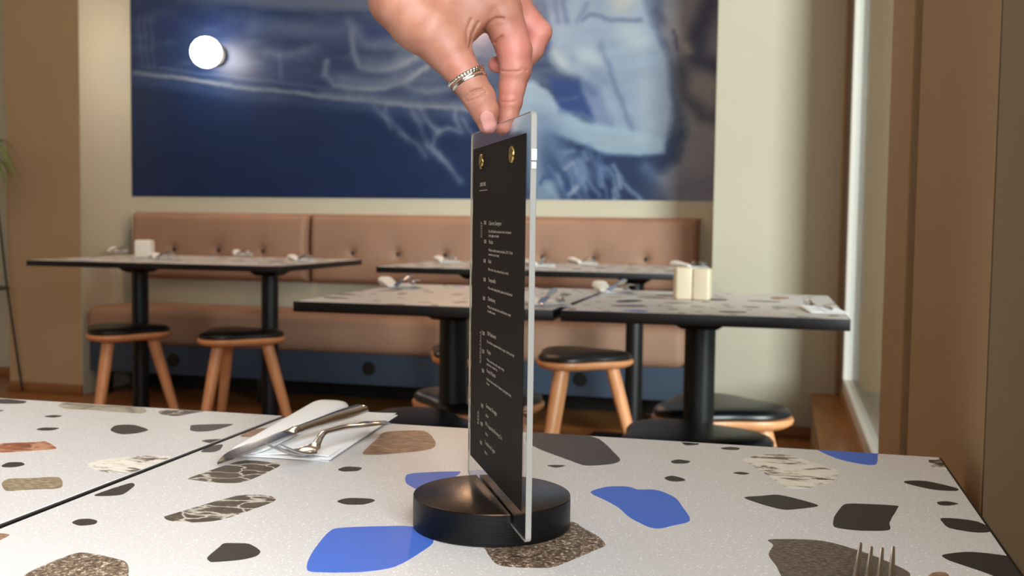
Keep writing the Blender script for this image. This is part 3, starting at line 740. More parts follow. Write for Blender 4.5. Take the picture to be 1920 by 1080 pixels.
def knife_mesh():
    m = MB(); rings = []
    # handle 0..0.088, bolster, blade to 0.185 ; x forward to the tip
    wt = [(0, 0.004), (0.003, 0.0088), (0.02, 0.0095), (0.06, 0.0072), (0.082, 0.0060), (0.088, 0.0062)]
    tt = [(0, 0.002), (0.004, 0.0042), (0.03, 0.0045), (0.082, 0.0034), (0.088, 0.0030)]
    for i in range(23):
        x = 0.088 * i / 22; w, th = lerp_tab(wt, x), lerp_tab(tt, x)
        rings.append([(x, w * math.copysign(abs(math.cos(a)) ** .8, math.cos(a)), 0.0048 + th * math.copysign(abs(math.sin(a)) ** .8, math.sin(a))) for a in [2 * math.pi * k / 18 for k in range(18)]])
    m.loft(rings, M_steel)
    m.loft([[(x, w * math.cos(a), 0.0048 + th * math.sin(a)) for a in [2 * math.pi * k / 18 for k in range(18)]] for x, w, th in ((0.088, .0066, .0038), (0.090, .0072, .004), (0.094, .0066, .0032), (0.098, 0.0085, .0014), (0.100, .0085, .001))], M_steel)
    rings = []
    for i in range(21):
        q = i / 20; x = 0.098 + 0.088 * q
        top = 0.0078 + 0.0006 * math.sin(q * 3); bot = -0.0095 - 0.002 * math.sin(min(1, q * 1.2) * math.pi) 
        e = 1 - max(0, (q - .62) / .38) ** 2.2; top = top * e + 0.0074 * (1 - e) * .7 ; bot = bot * e + 0.005 * (1 - e)
        z = 0.0048 - 0.0035 * q
        rings.append([(x, bot, z), (x, (top + bot) / 2, z - 0.0006), (x, top, z - 0.0009), (x, top, z + 0.0009), (x, (top + bot) / 2, z + 0.0006)])
    m.loft(rings, M_steel, flat=False)
    return m
def napkin_mesh():
    # folded paper napkin: flat layers plus a puffed folded flap along its left side; y is its length
    m = MB(); r = random.Random(2)
    L, Wd = 0.198, 0.078
    for k, (dx, dy, z) in enumerate(((0, 0, 0.0004), (0.002, -0.002, 0.0013), (-0.001, 0.003, 0.0022))):
        N = 14; vs = []; fs = []
        for j in range(N + 1):
            for i in range(N + 1):
                x = -Wd / 2 + Wd * i / N + dx; y = -L / 2 + L * j / N + dy
                zz_ = z + 0.0006 * (1 + math.sin(5 * i / N + 3 * j / N + k * 2)) * (0.3 + k * .6) 
                vs.append((x, y, zz_))
        b0 = len(vs); vs += [(x, y, z_ - 0.0005) for x, y, z_ in vs]
        for j in range(N):
            for i in range(N):
                a = j * (N + 1) + i; fs += [[a, a + 1, a + N + 2, a + N + 1], [b0 + a, b0 + a + N + 1, b0 + a + N + 2, b0 + a + 1]]
        edge = list(range(N + 1)) + [j * (N + 1) + N for j in range(1, N + 1)] + [N * (N + 1) + i for i in range(N - 1, -1, -1)] + [j * (N + 1) for j in range(N - 1, 0, -1)]
        for a, c in zip(edge, edge[1:] + edge[:1]): fs.append([a, b0 + a, b0 + c, c])
        m.add(vs, fs, M_nap)
    rings = []
    NR = 22
    for j in range(NR + 1):
        q = j / NR; y = -L / 2 - 0.002 + (L + 0.004) * q
        e = min(1, min(q, 1 - q) / 0.07); e = math.sqrt(max(0, 1 - (1 - e) ** 2))
        h = (0.0040 + 0.0085 * q) * (0.35 + 0.65 * e); wd = (0.027 + 0.010 * q) * (0.8 + 0.2 * e)
        x0 = -Wd / 2 - 0.004
        prof = []
        for k in range(20):
            a = 2 * math.pi * k / 20
            xx = x0 + wd / 2 + wd / 2 * math.copysign(abs(math.cos(a)) ** .7, math.cos(a)); zc = h / 2 + h / 2 * math.copysign(abs(math.sin(a)) ** .75, math.sin(a))
            prof.append((xx, y, 0.003 + zc))
        rings.append(prof)
    m.loft(rings, M_nap)
    return m
nap0 = napkin_mesh().build('napkin'); kn0 = knife_mesh().build('knife'); fk0 = fork_mesh().build('fork')
used = {'n': 0, 'k': 0, 'f': 0}
def put(kind, x, y, z, ang, label, group, tilt=0, scale=1, roll=0):
    src = {'n': nap0, 'k': kn0, 'f': fk0}[kind]
    o = src if used[kind] == 0 else src.copy()
    if used[kind]: COL.objects.link(o)
    used[kind] += 1
    o.location = (x, y, z); o.rotation_euler = (Matrix.Rotation(math.radians(ang), 3, 'Z') @ Matrix.Rotation(math.radians(tilt), 3, 'Y') @ Matrix.Rotation(math.radians(roll), 3, 'X')).to_euler()
    o.scale = (scale,) * 3
    tag(o, label, {'n': 'napkin', 'k': 'knife', 'f': 'fork'}[kind], group); return o
# front setting on the near table
put('n', -0.388, 0.862, 0.7503, 5, 'white folded paper napkin under knife and fork on the near table', None)
put('k', -0.3605, 0.889, 0.7665, 251.5, 'polished steel knife lying across the napkin on the near table', None, tilt=4.6, scale=0.945)
put('f', -0.332, 0.866, 0.7545, 257, 'polished steel fork on the near napkin, tines toward the viewer', None, tilt=0.0, scale=0.93)
put('f', 0.0330, 0.450, 0.7502, 82, 'steel fork at the lower right edge, tines pointing away', None, tilt=0, scale=0.94)
def setting(x, y, where, rot=0, z=0.7506):
    """napkin with knife and fork laid along it for a diner on the banquette side"""
    c, s = math.cos(math.radians(rot)), math.sin(math.radians(rot))
    tr = lambda dx, dy: (x + dx * c - dy * s, y + dx * s + dy * c)
    put('n', x, y, z, rot + 5, 'white folded napkin ' + where, 'white napkins with cutlery').scale = (1.15, 0.95, 1.7)
    a = tr(0.032, 0.034); put('k', a[0], a[1], z + 0.0255, 251 + rot, 'steel knife ' + where, 'steel knives on napkins', tilt=6, scale=0.93)
    a = tr(0.050, 0.007); put('f', a[0], a[1], z + 0.0085, 258 + rot, 'steel fork ' + where, 'steel forks on napkins', scale=0.93)
def at(px, py): p = atZ(px, py, 0.75); return p.x, p.y
for (px, py), rot, wh in (((222, 472), 25, 'left of the shaker on the far left table'), ((305, 485), 30, 'just right of the shaker on the far left table'),
                      ((455, 478), 25, 'at the back middle of the far left table'), ((565, 488.5), 30, 'at the right end of the far left table'),
                      ((838, 491), 22, 'on the far table, left of the menu'), ((1010, 498), 25, 'on the far table, peeking out right of the menu'),
                      ((1092, 493.5), 22, 'on the far table, right of the menu'), ((1292, 501), 25, 'on the far table, behind the two shakers'),
                      ((750, 538), 25, 'on the middle table, left of the menu'), ((1151, 547), 12, 'on the middle table, between menu and shakers')):
    x, y = at(px, py); setting(x, y, wh, rot)
x, y = at(1018, 570); setting(x, y, 'beside the seam of the middle tables, at the menu edge', 20)
# near-side setting at the window end
p = at(1545, 583); M_tannap = None
put('n', p[0], p[1], 0.7506, 8, 'napkin at the window-side corner of the middle table', None, scale=0.9).scale = (1.0, 0.75, 0.45)
put('f', p[0] - 0.028, p[1] - 0.04, 0.756, 93, 'fork with upright tines on the corner napkin near the window', None, scale=0.85)
put('k', p[0] + 0.012, p[1] - 0.06, 0.756, 100, 'knife beside the fork on the corner napkin near the window', None, scale=0.7)

# shakers
M_cer = mat('cream_ceramic', (214, 198, 170), 0.35)
M_cerw = mat('white_ceramic', (240, 238, 232), 0.35)
M_hole = mat('dark_hole', (20, 18, 16), 0.6)
def shaker(x, y, w, h, mt, label, group, rz=0):
    e = empty('shaker', (x, y, 0.7503), rz, label, 'shaker', group)
    m = MB(); m.box((-w / 2, -w / 2, 0), (w / 2, w / 2, h), mt, w * 0.16, 5); m.build('body', e)
    m = MB()
    for k in range(3): m.lathe([(0.0, h - 0.0006), (0.0016, h - 0.0006), (0.0016, h + 0.0002), (0.0, h + 0.0002)], M_hole, 10, ((k - 1) * 0.007, 0))
    m.build('pour_holes', e)
p = atZ(1280, 563, .75); shaker(p.x - 0.002, p.y + 0.022, 0.044, 0.082, M_cer, 'cream square shaker, left of the touching pair on the window-side table', None, math.radians(14))
p = atZ(1313, 564, .75); shaker(p.x + 0.002, p.y + 0.022, 0.044, 0.080, M_cer, 'cream square shaker, right of the touching pair on the window-side table', None, math.radians(-6))
p = atZ(263, 484, .75); shaker(p.x, p.y + 0.035, 0.074, 0.083, M_cerw, 'white square ceramic shaker on the far left table', None, math.radians(14))

# ------------------------------------------------------------------ plant on its wire stand (left edge)
M_wire = mat('black_wire', (22, 21, 20), 0.4)
px0, py0 = -4.02, 4.62
e = empty('plant_stand', (px0, py0, 0), 0, 'tall black wire plant stand at the left edge of the room', 'plant stand')
for k in range(4):
    a = math.radians(-30 + 90 * k); d = Vector((math.cos(a), math.sin(a), 0))
    m = MB(); m.tube([d * 0.11 + Vector((0, 0, 1.16)), d * 0.16 + Vector((0, 0, 0.6)), d * 0.235 + Vector((0, 0, 0.004))], 0.0055, M_wire, 10); m.build('leg', e)
for z, r in ((1.16, 0.11), (0.56, 0.165), (1.0, 0.124)):
    m = MB(); n = 32; pts = [Vector((r * math.cos(2 * math.pi * k / n), r * math.sin(2 * math.pi * k / n), z)) for k in range(n + 1)]
    m.tube(pts, 0.005, M_wire, 8); m.build('hoop', e)
M_pot = mat('dark_clay_pot', (70, 62, 56), 0.6); M_leaf = mat('green_leaf', (96, 128, 50), 0.45); M_soil = mat('potting_soil', (40, 30, 22), 0.9)
e = empty('potted_plant', (px0, py0, 1.0), 0, 'spider plant with arching green leaves on the wire stand', 'plant')
m = MB(); m.lathe([(0.0, 0.002), (0.075, 0.002), (0.085, 0.01), (0.105, 0.17), (0.110, 0.19), (0.100, 0.19), (0.096, 0.17), (0.0, 0.165)], M_pot, 32); m.build('pot', e)
m = MB(); m.lathe([(0.0, 0.15), (0.094, 0.15), (0.094, 0.172), (0.0, 0.176)], M_soil, 24); m.build('soil', e)
r = random.Random(9)
for k in range(34):
    a = r.uniform(0, 2 * math.pi) if k > 7 else r.uniform(-0.7, 0.5); L = r.uniform(0.17, 0.27); up = r.uniform(0.05, 0.17)
    rg = []
    for j in range(11):
        q = j / 10; rr = 0.02 + L * q; z = 0.165 + up * math.sin(q * 2.6) * 1.2 - 0.10 * q * q
        w = 0.0075 * math.sin(math.pi * min(1, 0.12 + q * 0.88)) + 0.0006
        c0 = Vector((rr * math.cos(a), rr * math.sin(a), z)); s_ = Vector((-math.sin(a), math.cos(a), 0))
        rg.append([c0 - s_ * w + Vector((0, 0, w * .5)), c0 - Vector((0, 0, 0.0004)), c0 + s_ * w + Vector((0, 0, w * .5)), c0 + Vector((0, 0, 0.0006))])
    m = MB(); m.loft(rg, M_leaf); m.build('leaf', e)

# ------------------------------------------------------------------ menu stand
A0 = atZ(891, 885, 0.77); B0 = atZ(956, 961, 0.77)
U = Vector((B0.x - A0.x, B0.y - A0.y, 0)).normalized(); N_ = Vector((U.y, -U.x, 0)); TH = 0.0034
def mp(tt_, off, z): return Vector((A0.x, A0.y, 0)) + U * tt_ + N_ * off + Vector((0, 0, z))
M_blackwood = mat('black_stained_wood', (12, 11, 11), 0.19, spec=0.45)
M_blackwood.node_tree.nodes['Principled BSDF'].inputs['Specular Tint'].default_value = (1.0, 0.55, 0.30, 1)
M_blackside = mat('black_turned_side', (11, 11, 12), 0.38, spec=0.22)
t = NT(M_blackwood); v = t.coord((1, 14, 14), rot=(0, 0, 0.6)); n1 = t.noise(v, 60, 5, 0.6, 0.5)
t.l(t.ramp(n1, [(0.3, (10, 9, 9)), (0.75, (26, 22, 21))]), t.b.inputs['Base Color']); t.bump(n1, 0.2, 0.0006)
t = NT(M_blackside); n1 = t.noise(t.coord((8, 8, 160), rot=(0.5, 0, 0)), 6, 3); t.bump(n1, 0.25, 0.0006)
BC = Vector((-0.1722, 0.6362, 0)); BR = 0.0492
e = empty('menu_stand', (BC.x, BC.y, 0.7502), 0, 'round black wooden base with a slot, holding the upright menu', 'menu holder')
m = MB()
def seg_poly(side):
    # part of the disc on one side of the slot, local coordinates around BC
    pts = []
    offc = (Vector((A0.x, A0.y, 0)) - BC)
    o0 = offc.dot(N_)                     # slot left face offset from the centre along N_
    lim = o0 + 0.0004 if side > 0 else o0 - TH - 0.0004
    n = 96
    for k in range(n + 1):
        a = 2 * math.pi * k / n; p = Vector((BR * math.cos(a), BR * math.sin(a), 0)); pts.append(p)
    f = lambda p: (p.dot(N_) - lim) * side
    out_ = []
    for i in range(n):
        a, b_ = pts[i], pts[i + 1]; fa, fb = f(a), f(b_)
        if fa >= 0: out_.append(a)
        if (fa >= 0) != (fb >= 0): out_.append(a.lerp(b_, fa / (fa - fb)))
    return out_
zs = 0.0122
for side in (1, -1):
    pl = seg_poly(side); cen = sum(pl, Vector()) / len(pl)
    ins = lambda q: [p + (cen - p).normalized() * q for p in pl]
    m.loft([[p + Vector((0, 0, zs)) for p in pl], [p + Vector((0, 0, 0.0190)) for p in pl]], M_blackside, False)
    rings = [[p + Vector((0, 0, 0.0190)) for p in pl], [p + Vector((0, 0, 0.0196)) for p in ins(0.0003)], [p + Vector((0, 0, 0.0198)) for p in ins(0.0009)]]
    m.loft(rings, M_blackwood, True)
m.lathe([(BR - 0.001, 0.0), (BR, 0.0006), (BR, zs)], M_blackside, 96)
m.build('base', e, sharp=30)

mgl = mat('clear_acrylic', (255, 255, 255), 0.0, spec=0.5); b = mgl.node_tree.nodes['Principled BSDF']
b.inputs['Base Color'].default_value = (1.0, 1.0, 1.0, 1); b.inputs['Transmission Weight'].default_value = 1.0; b.inputs['IOR'].default_value = 1.16
M_edge = mat('polished_acrylic_edge', (194, 191, 184), 0.12); b = M_edge.node_tree.nodes['Principled BSDF']
b.inputs['Transmission Weight'].default_value = 0.5; b.inputs['IOR'].default_value = 1.16
e = empty('drinks_menu', tuple(mp(0.057, -TH / 2, 0.7625)), 0, 'clear acrylic menu holder with a black drinks card, held upright', 'menu')
O_ = mp(0.057, -TH / 2, 0.7625)
def rrect(t0, t1, z0, z1, r, n=6):
    o = []
    for cx, cz, a0 in ((t1 - r, z0 + r, -90), (t1 - r, z1 - r, 0), (t0 + r, z1 - r, 90), (t0 + r, z0 + r, 180)):
        for k in range(n + 1):
            a = math.radians(a0 + 90 * k / n); o.append((cx + r * math.cos(a), cz + r * math.sin(a)))
    return o
T0, T1, Z0, Z1 = -0.0265, 0.1400, 0.7628, 0.9995
m = MB(); rr = rrect(T0, T1, Z0, Z1, 0.0035); ri = rrect(T0 + .0003, T1 - .0003, Z0 + .0003, Z1 - .0003, 0.0033); n = len(rr)
fr_ = [mp(a, 0, b_) - O_ for a, b_ in ri]; f2 = [mp(a, -0.0003, b_) - O_ for a, b_ in rr]; b2 = [mp(a, -TH + 0.0003, b_) - O_ for a, b_ in rr]; bk = [mp(a, -TH, b_) - O_ for a, b_ in ri]
vs = fr_ + f2 + b2 + bk
m.add(vs, [list(range(n))[::-1], [3 * n + i for i in range(n)]], mgl, flat=True)
fs = []
for L0 in (0, n, 2 * n):
    for i in range(n): fs.append([L0 + i, L0 + (i + 1) % n, L0 + n + (i + 1) % n, L0 + n + i])
m.add(vs, fs, M_edge, flat=True)
# weld the two vertex sets
ob = m.build('acrylic_sleeve', e)
bm = bmesh.new(); bm.from_mesh(ob.data); bmesh.ops.remove_doubles(bm, verts=bm.verts[:], dist=1e-6); bmesh.ops.recalc_face_normals(bm, faces=bm.faces[:]); bm.to_mesh(ob.data); bm.free()
# card
M_card = mat('black_card', (23, 20, 18), 0.6, spec=0.15)
m = MB(); o1, o2 = 0.0006, 0.0001
cq = [(-0.0150, 0.7785), (0.1310, 0.7785), (0.1310, 0.9882), (-0.0150, 0.9882)]
vs = [mp(a, o1, b_) - O_ for a, b_ in cq] + [mp(a, o2, b_) - O_ for a, b_ in cq]
m.add(vs, [[0, 3, 2, 1], [4, 5, 6, 7], [0, 1, 5, 4], [1, 2, 6, 5], [2, 3, 7, 6], [3, 0, 4, 7]], M_card, flat=True)
card = m.build('menu_card', e)
M_print = mat('warm_grey_print', (172, 162, 150), 0.6, spec=0.2)
M_gold = mat('gold_foil', (190, 158, 88), 0.35, 0.9); t = NT(M_gold); nn = t.noise(t.coord(), 420, 3)
t.l(t.ramp(nn, [(0.40, (60, 46, 26)), (0.50, (190, 156, 86)), (0.7, (226, 200, 140))]), t.b.inputs['Base Color']); t.bump(nn, 0.5, 0.0006)
def vp(px, py, off=0.0006):
    r_ = ray(px, py); tt_ = ((Vector((A0.x, A0.y, 0)) + N_ * off) - CAM).dot(N_) / r_.dot(N_); Pp = CAM + r_ * tt_
    return (Pp - Vector((A0.x, A0.y, 0))).dot(U), Pp.z
Rtext = Matrix((U, Vector((0, 0, 1)), N_)).transposed().to_4x4()
def text(body, px, py, size, rot=0, name='printed_text', sx=1.0, ls=1.0):
    cu = bpy.data.curves.new(name, 'FONT'); cu.body = body; cu.size = size; cu.extrude = 0.00002; cu.space_character = ls; cu.space_line = 1.15
    o = bpy.data.objects.new(name, cu); COL.objects.link(o); o.parent = card
    a, z = vp(px, py); o.matrix_basis = Matrix.Translation(mp(a, 0.00062, z) - O_) @ Rtext @ Matrix.Rotation(rot, 4, 'Z') @ Matrix.Diagonal((sx, 1, 1, 1))
    cu.materials.append(M_print); bpy.context.view_layer.update()
    me_ = bpy.data.meshes.new_from_object(o.evaluated_get(bpy.context.evaluated_depsgraph_get())); mo = bpy.data.objects.new(name, me_); COL.objects.link(mo); mo.parent = card; mo.matrix_basis = o.matrix_basis
    bpy.data.objects.remove(o, do_unlink=True); return mo
TX = -0.0
items = [(907, 421, '10.00', 'Cabernet Sauvignon', ['Dry, full bodied and paired with soft tannins', 'by the glass or bottle']),
 (907, 456, '10.00', 'Merlot', ['Medium bodied, cherry and plum, 125 / 175ml', 'served at room temp']),
 (906, 492, '10.00', 'Rosé', ['Wine that is dry, crisp and easy to drink']),
 (906, 527, '10.00', 'Tempranillo', ['Wine with a lasting finish, plum and red berries']),
 (905, 562, '10.00', 'Chardonnay', ['White, French oak and rounded butter notes', 'of vanilla, lemon']),
 (904, 627, '10.00', 'Old Fashioned', ['Rye whiskey, angostura bitters, sugar, cherry, orange']),
 (903.5, 661, '10.00', 'Mojito', ['White rum, lime, mint, sugar syrup,', 'soda over crushed ice']),
 (903, 697, '10.00', 'French Martini', ['Vodka, French raspberry liqueur, pineapple juice,', 'lemon']),
 (901.5, 762, '10.00', 'Guinness Draught', ['568ml']),
 (900.5, 796, '10.00', 'IPA, Lagunitas Brewing Co.', ['330ml']),
 (899.5, 831, '10.00', 'Traditional Lager', ['500ml'])]
for (x, y, pr, ti, ds) in items:
    text(pr, x, y, 0.0037, sx=0.95); text(ti, x + 9.5, y + 1.0, 0.0037, sx=1.2)
    for k, dl in enumerate(ds):
        text(dl, x + 9, y + 15 + (x < 902.5) * 3 + 8 * k, 0.0025, sx=1.4, name='description_text')
text('DRINK MENU', 900, 350, 0.0038, sx=0.80); 
text('WINE', 902.5, 446, 0.0036, rot=math.pi / 2, ls=1.25); text('COCKTAILS', 900.5, 681, 0.0034, rot=math.pi / 2, ls=1.2); text('BEER', 896.5, 796, 0.0036, rot=math.pi / 2, ls=1.2)
def bar(px0_, py0_, px1_, py1_, h, name):
    a, z = vp(px0_, py0_); c, z2 = vp(px1_, py1_); m = MB()
    q = [(a, z), (c, z), (c, z + h), (a, z + h)] if abs(c - a) > abs(z2 - z) else [(a, z), (a + h, z), (a + h, z2), (a, z2)]
    vs = [mp(i, 0.00066, j) - O_ for i, j in q] + [mp(i, 0.0006, j) - O_ for i, j in q]
    m.add(vs, [[0, 3, 2, 1], [4, 5, 6, 7], [0, 1, 5, 4], [1, 2, 6, 5], [2, 3, 7, 6], [3, 0, 4, 7]], M_print, flat=True); m.build(name, card)
bar(899, 358.5, 914, 358.5, 0.0005, 'underline'); bar(903.6, 446, 903.6, 419, 0.0003, 'rule_line'); bar(901.5, 681, 901.5, 618, 0.0003, 'rule_line'); bar(897.5, 796, 897.5, 768, 0.0003, 'rule_line')
for px, py in ((903.5, 303), (960.5, 290)):
    a, z = vp(px, py); m = MB()
    Mx = Matrix.Translation(mp(a, 0.0006, z) - O_) @ Rtext
    m.lathe([(0.0, 0.0), (0.0050, 0.0), (0.0050, 0.0006), (0.0046, 0.0011), (0.0, 0.0012)], M_gold, 28, M=Mx)
    o = m.build('brass_stud', card); o['label'] = 'round mottled brass stud'
# steel closing magnet in the acrylic's outer edge
m = MB(); a = T1 + 0.0006
M_mag = mat('bright_magnet', (235, 235, 228), 0.3)
Mx = Matrix.Translation(mp(T1 + 0.0002, -TH / 2, 0.977) - O_) @ Matrix((N_, Vector((0, 0, 1)), U)).transposed().to_4x4()
m.box((-0.0015, -0.004, 0), (0.0015, 0.002, 0.0008), M_mag, 0.0002, 2, M=Mx); m.box((-0.0013, -0.0085, 0), (0.0013, -0.005, 0.0005), M_mag, 0.0002, 2, M=Mx); m.build('edge_clasp', e)

# ------------------------------------------------------------------ hand
D0 = 0.658
def hp(u, v, w): return CAM + ray(u, v) * (D0 * (1 + w / 2000.0))
def cone(P, a, b):
    # round cone distance, a,b = (x,y,z,r)
    ax = np.array(a[:3]); bx = np.array(b[:3]); ba = bx - ax; L2 = ba @ ba
    pa = P - ax; h = np.clip((pa @ ba) / L2, 0, 1)
    d = np.linalg.norm(pa - h[..., None] * ba, axis=-1)
    return d - (a[3] + (b[3] - a[3]) * h)
def smin(a, b, k):
    h = np.clip(0.5 + 0.5 * (b - a) / k, 0, 1); return b * (1 - h) + a * h - k * h * (1 - h)
def chain(P, pts, k=5):
    d = None
    for a, b in zip(pts[:-1], pts[1:]):
        c = cone(P, a, b); d = c if d is None else smin(d, c, k)
    return d
PALM = [[(520, -430, 60, 104), (640, -235, 50, 86), (716, -112, 45, 78)], [(716, -112, 60, 70), (745, -90, 90, 66)],
        [(735, -100, 35, 62), (830, -50, 38, 56), (922, -14, 36, 48)], [(740, -100, 85, 56), (945, -40, 85, 44)], [(740, -105, 130, 52), (925, -62, 135, 42)],
        [(735, -110, 165, 46), (888, -84, 178, 38)], [(752, -4, 14, 62), (790, 40, 12, 56), (838, 90, 2, 41)], [(780, -20, 40, 62), (850, 10, 40, 52), (902, 16, 34, 41)], [(812, 40, 20, 50), (868, 38, 24, 42)]]
THUMB = [(815, 60, 8, 48), (838, 91, 2, 41.5), (856, 118, -3, 36), (878, 150, -7, 32.5), (899, 184, -9, 30.5), (909, 208, -9, 26), (914, 232, -7, 19)]
INDEX = [(918, -14, 36, 46), (937, 20, 36, 42), (951, 56, 35, 36), (964, 94, 33, 33.5), (967, 130, 30, 29.5), (960, 164, 28, 25), (957, 190, 27, 22.5), (953, 215, 26, 19), (948, 238, 26, 15.5)]
MIDDLE = [(940, -40, 85, 42), (965, 18, 86, 34), (1011, 60, 86, 23.5), (998, 92, 86, 22), (978, 120, 84, 19), (952, 123, 82, 17.5), (931, 121, 80, 15.5)]
RINGF = [(925, -60, 135, 40), (960, -18, 134, 30), (985, 28, 130, 20), (972, 70, 126, 19), (962, 86, 124, 17), (952, 76, 122, 15)]
PINKY = [(888, -82, 178, 36), (925, -45, 176, 26), (952, -12, 172, 18), (945, 25, 168, 16), (925, 32, 164, 14)]
CREASE = [([(872, 184), (880, 175), (892, 169), (907, 166)], 2.4, 2.0), ([(876, 190), (888, 187), (900, 181), (911, 174)], 2.0, 1.8), ([(880, 180), (892, 177), (904, 172)], 1.2, 1.6),
          ([(941, 133), (958, 134.5), (976, 133)], 1.8, 1.8), ([(979, 128), (988, 133)], 2.0, 1.6), ([(908, 56), (917, 43), (930, 34), (944, 35)], 2.6, 3.0), ([(928, 80), (934, 74), (941, 68)], 3.0, 2.4),
          ([(880, 90), (885, 64), (897, 42)], 1.8, 2.6), ([(875, 80), (876, 56), (884, 36)], 1.4, 3.0), ([(941, 191), (955, 192), (968, 190)], 1.2, 2.2), ([(998, 76), (1008, 77)], 2.5, 1.6)]
BULGE = [([(800, 60), (835, 20)], -3.0, 22), ([(905, 70), (925, 20)], 1.5, 8), ([(866, 150), (885, 195)], 0, 1)]
PL_O = np.array([0., 0., 0.])
def field(P):
    d = None
    for c in PALM:
        q = chain(P, c, 14); d = q if d is None else smin(d, q, 22)
    res = None
    for ch, k in ((THUMB, 16), (INDEX, 9), (MIDDLE, 8), (RINGF, 8), (PINKY, 8)):
        q = smin(d, chain(P, ch, 5), k); res = q if res is None else np.minimum(res, q) if ch is not INDEX else smin(res, q, 4)
    u, v, w = P[..., 0], P[..., 1], P[..., 2]
    for pts, a, s in CREASE + BULGE:
        dm = np.full(u.shape, 1e9)
        for (x0, y0), (x1, y1) in zip(pts[:-1], pts[1:]):
            vx, vy = x1 - x0, y1 - y0; L = vx * vx + vy * vy
            tt_ = np.clip(((u - x0) * vx + (v - y0) * vy) / L, 0, 1); dm = np.minimum(dm, np.hypot(u - x0 - tt_ * vx, v - y0 - tt_ * vy))
        res = res + 1.5 * a * np.exp(-(dm / s) ** 2) * (w < 40)
    # press flat against the acrylic panel
    D = D0 * (1 + w / 2000.)
    x = (u - 960.); y = (540. - v); c, s = math.cos(ROLL), math.sin(ROLL); x, y = c * x - s * y, s * x + c * y
    fx = x / F; fy = (F * math.cos(PITCH) + y * math.sin(PITCH)) / F; fz = (-F * math.sin(PITCH) + y * math.cos(PITCH)) / F
    WX = (fx * math.cos(YAW) - fy * math.sin(YAW)) * D; WY = (fx * math.sin(YAW) + fy * math.cos(YAW)) * D; WZ = CZ + fz * D
    off = (WX - A0.x) * N_.x + (WY - A0.y) * N_.y
    slab = np.maximum(np.abs(off + TH / 2) - TH / 2 - 0.0001, WZ - 1.0) * (2000 / D0)
    return np.maximum(res, -slab)
def surface_nets(u0, u1, v0, v1, w0, w1, h):
    us = np.arange(u0, u1 + h, h); vs_ = np.arange(v0, v1 + h, h); ws = np.arange(w0, w1 + h, h)
    V = np.empty((len(us), len(vs_), len(ws)), np.float32)
    for i in range(0, len(us), 16):
        g = np.stack(np.meshgrid(us[i:i + 16], vs_, ws, indexing='ij'), -1); V[i:i + 16] = field(g)
    Sg = V < 0; n = np.array(V.shape)
    acc = np.zeros(tuple(n - 1) + (3,)); cnt = np.zeros(tuple(n - 1))
    edges = []
    for ax in range(3):
        sl0 = [slice(None)] * 3; sl1 = [slice(None)] * 3; sl0[ax] = slice(0, -1); sl1[ax] = slice(1, None)
        a, b_ = V[tuple(sl0)], V[tuple(sl1)]; cr = (a < 0) != (b_ < 0); idx = np.argwhere(cr)
        tt_ = a[cr] / (a[cr] - b_[cr]); pos = idx.astype(float); pos[:, ax] += tt_
        edges.append((ax, idx, a[cr] < 0))
        o1_, o2_ = [k for k in range(3) if k != ax]
        for da in (0, -1):
            for db in (0, -1):
                c_ = idx.copy(); c_[:, o1_] += da; c_[:, o2_] += db
                ok = np.all((c_ >= 0) & (c_ < n - 1), axis=1); c_ = c_[ok]
                np.add.at(acc, tuple(c_.T), pos[ok]); np.add.at(cnt, tuple(c_.T), 1)
    act = cnt > 0; ids = -np.ones(tuple(n - 1), int); ids[act] = np.arange(act.sum())
    verts = acc[act] / cnt[act][:, None]; verts = verts * h + np.array([u0, v0, w0])
    faces = []
    for ax, idx, inside in edges:
        o1_, o2_ = [(1, 2), (2, 0), (0, 1)][ax]
        ok = (idx[:, o1_] > 0) & (idx[:, o2_] > 0) & np.all(idx[:, [o1_, o2_]] < (n - 1)[[o1_, o2_]], axis=1); idx = idx[ok]; ins = inside[ok]
        q = []
        for da, db in ((0, 0), (-1, 0), (-1, -1), (0, -1)):
            c_ = idx.copy(); c_[:, o1_] += da; c_[:, o2_] += db; q.append(ids[tuple(c_.T)])
        q = np.stack(q, 1); q[~ins] = q[~ins][:, ::-1]; q = q[np.all(q >= 0, axis=1)]; faces.append(q)
    return verts, np.concatenate(faces)
hv, hf = surface_nets(560, 1046, -240, 264, -70, 235, 2.25)
HO = hp(850, 20, 40)
pts3 = [tuple(hp(*p) - HO) for p in hv]
me = bpy.data.meshes.new('hand'); me.from_pydata(pts3, [], hf.tolist())
me.polygons.foreach_set('use_smooth', [True] * len(me.polygons))
ca = me.color_attributes.new('skin', 'FLOAT_COLOR', 'POINT')
def blobs(u, v, w, lst): return sum(a * np.exp(-(((u - x) ** 2 + (v - y) ** 2) / r ** 2 + ((w - z) / (r * 2.2)) ** 2)) for x, y, z, r, a in lst)
pk = np.clip(blobs(hv[:, 0], hv[:, 1], hv[:, 2], [(965, 95, 20, 42, .9), (1010, 62, 80, 36, .8), (945, 235, 20, 24, .6), (955, 175, 20, 32, .8), (930, 121, 80, 22, 1.3), (905, 205, -10, 20, .4), (860, 125, -20, 26, .45), (1000, 20, 60, 40, .4)]), 0, 1)
base = np.array(lin((174, 124, 103))[:3]); pink = np.array(lin((208, 136, 124))[:3])
cc = np.ones((len(hv), 4)); cc[:, :3] = base[None] * (1 - pk[:, None]) + pink[None] * pk[:, None]
ca.data.foreach_set('color', cc.ravel())
M_skin = mat('skin', (205, 150, 128), 0.48, spec=0.4); t = NT(M_skin)
at_ = t.n('ShaderNodeVertexColor'); at_.layer_name = 'skin'
v = t.coord(); nz = t.noise(v, 90, 4)
x = t.n('ShaderNodeMix'); x.data_type = 'RGBA'; x.blend_type = 'MULTIPLY'; x.inputs[0].default_value = 1.0
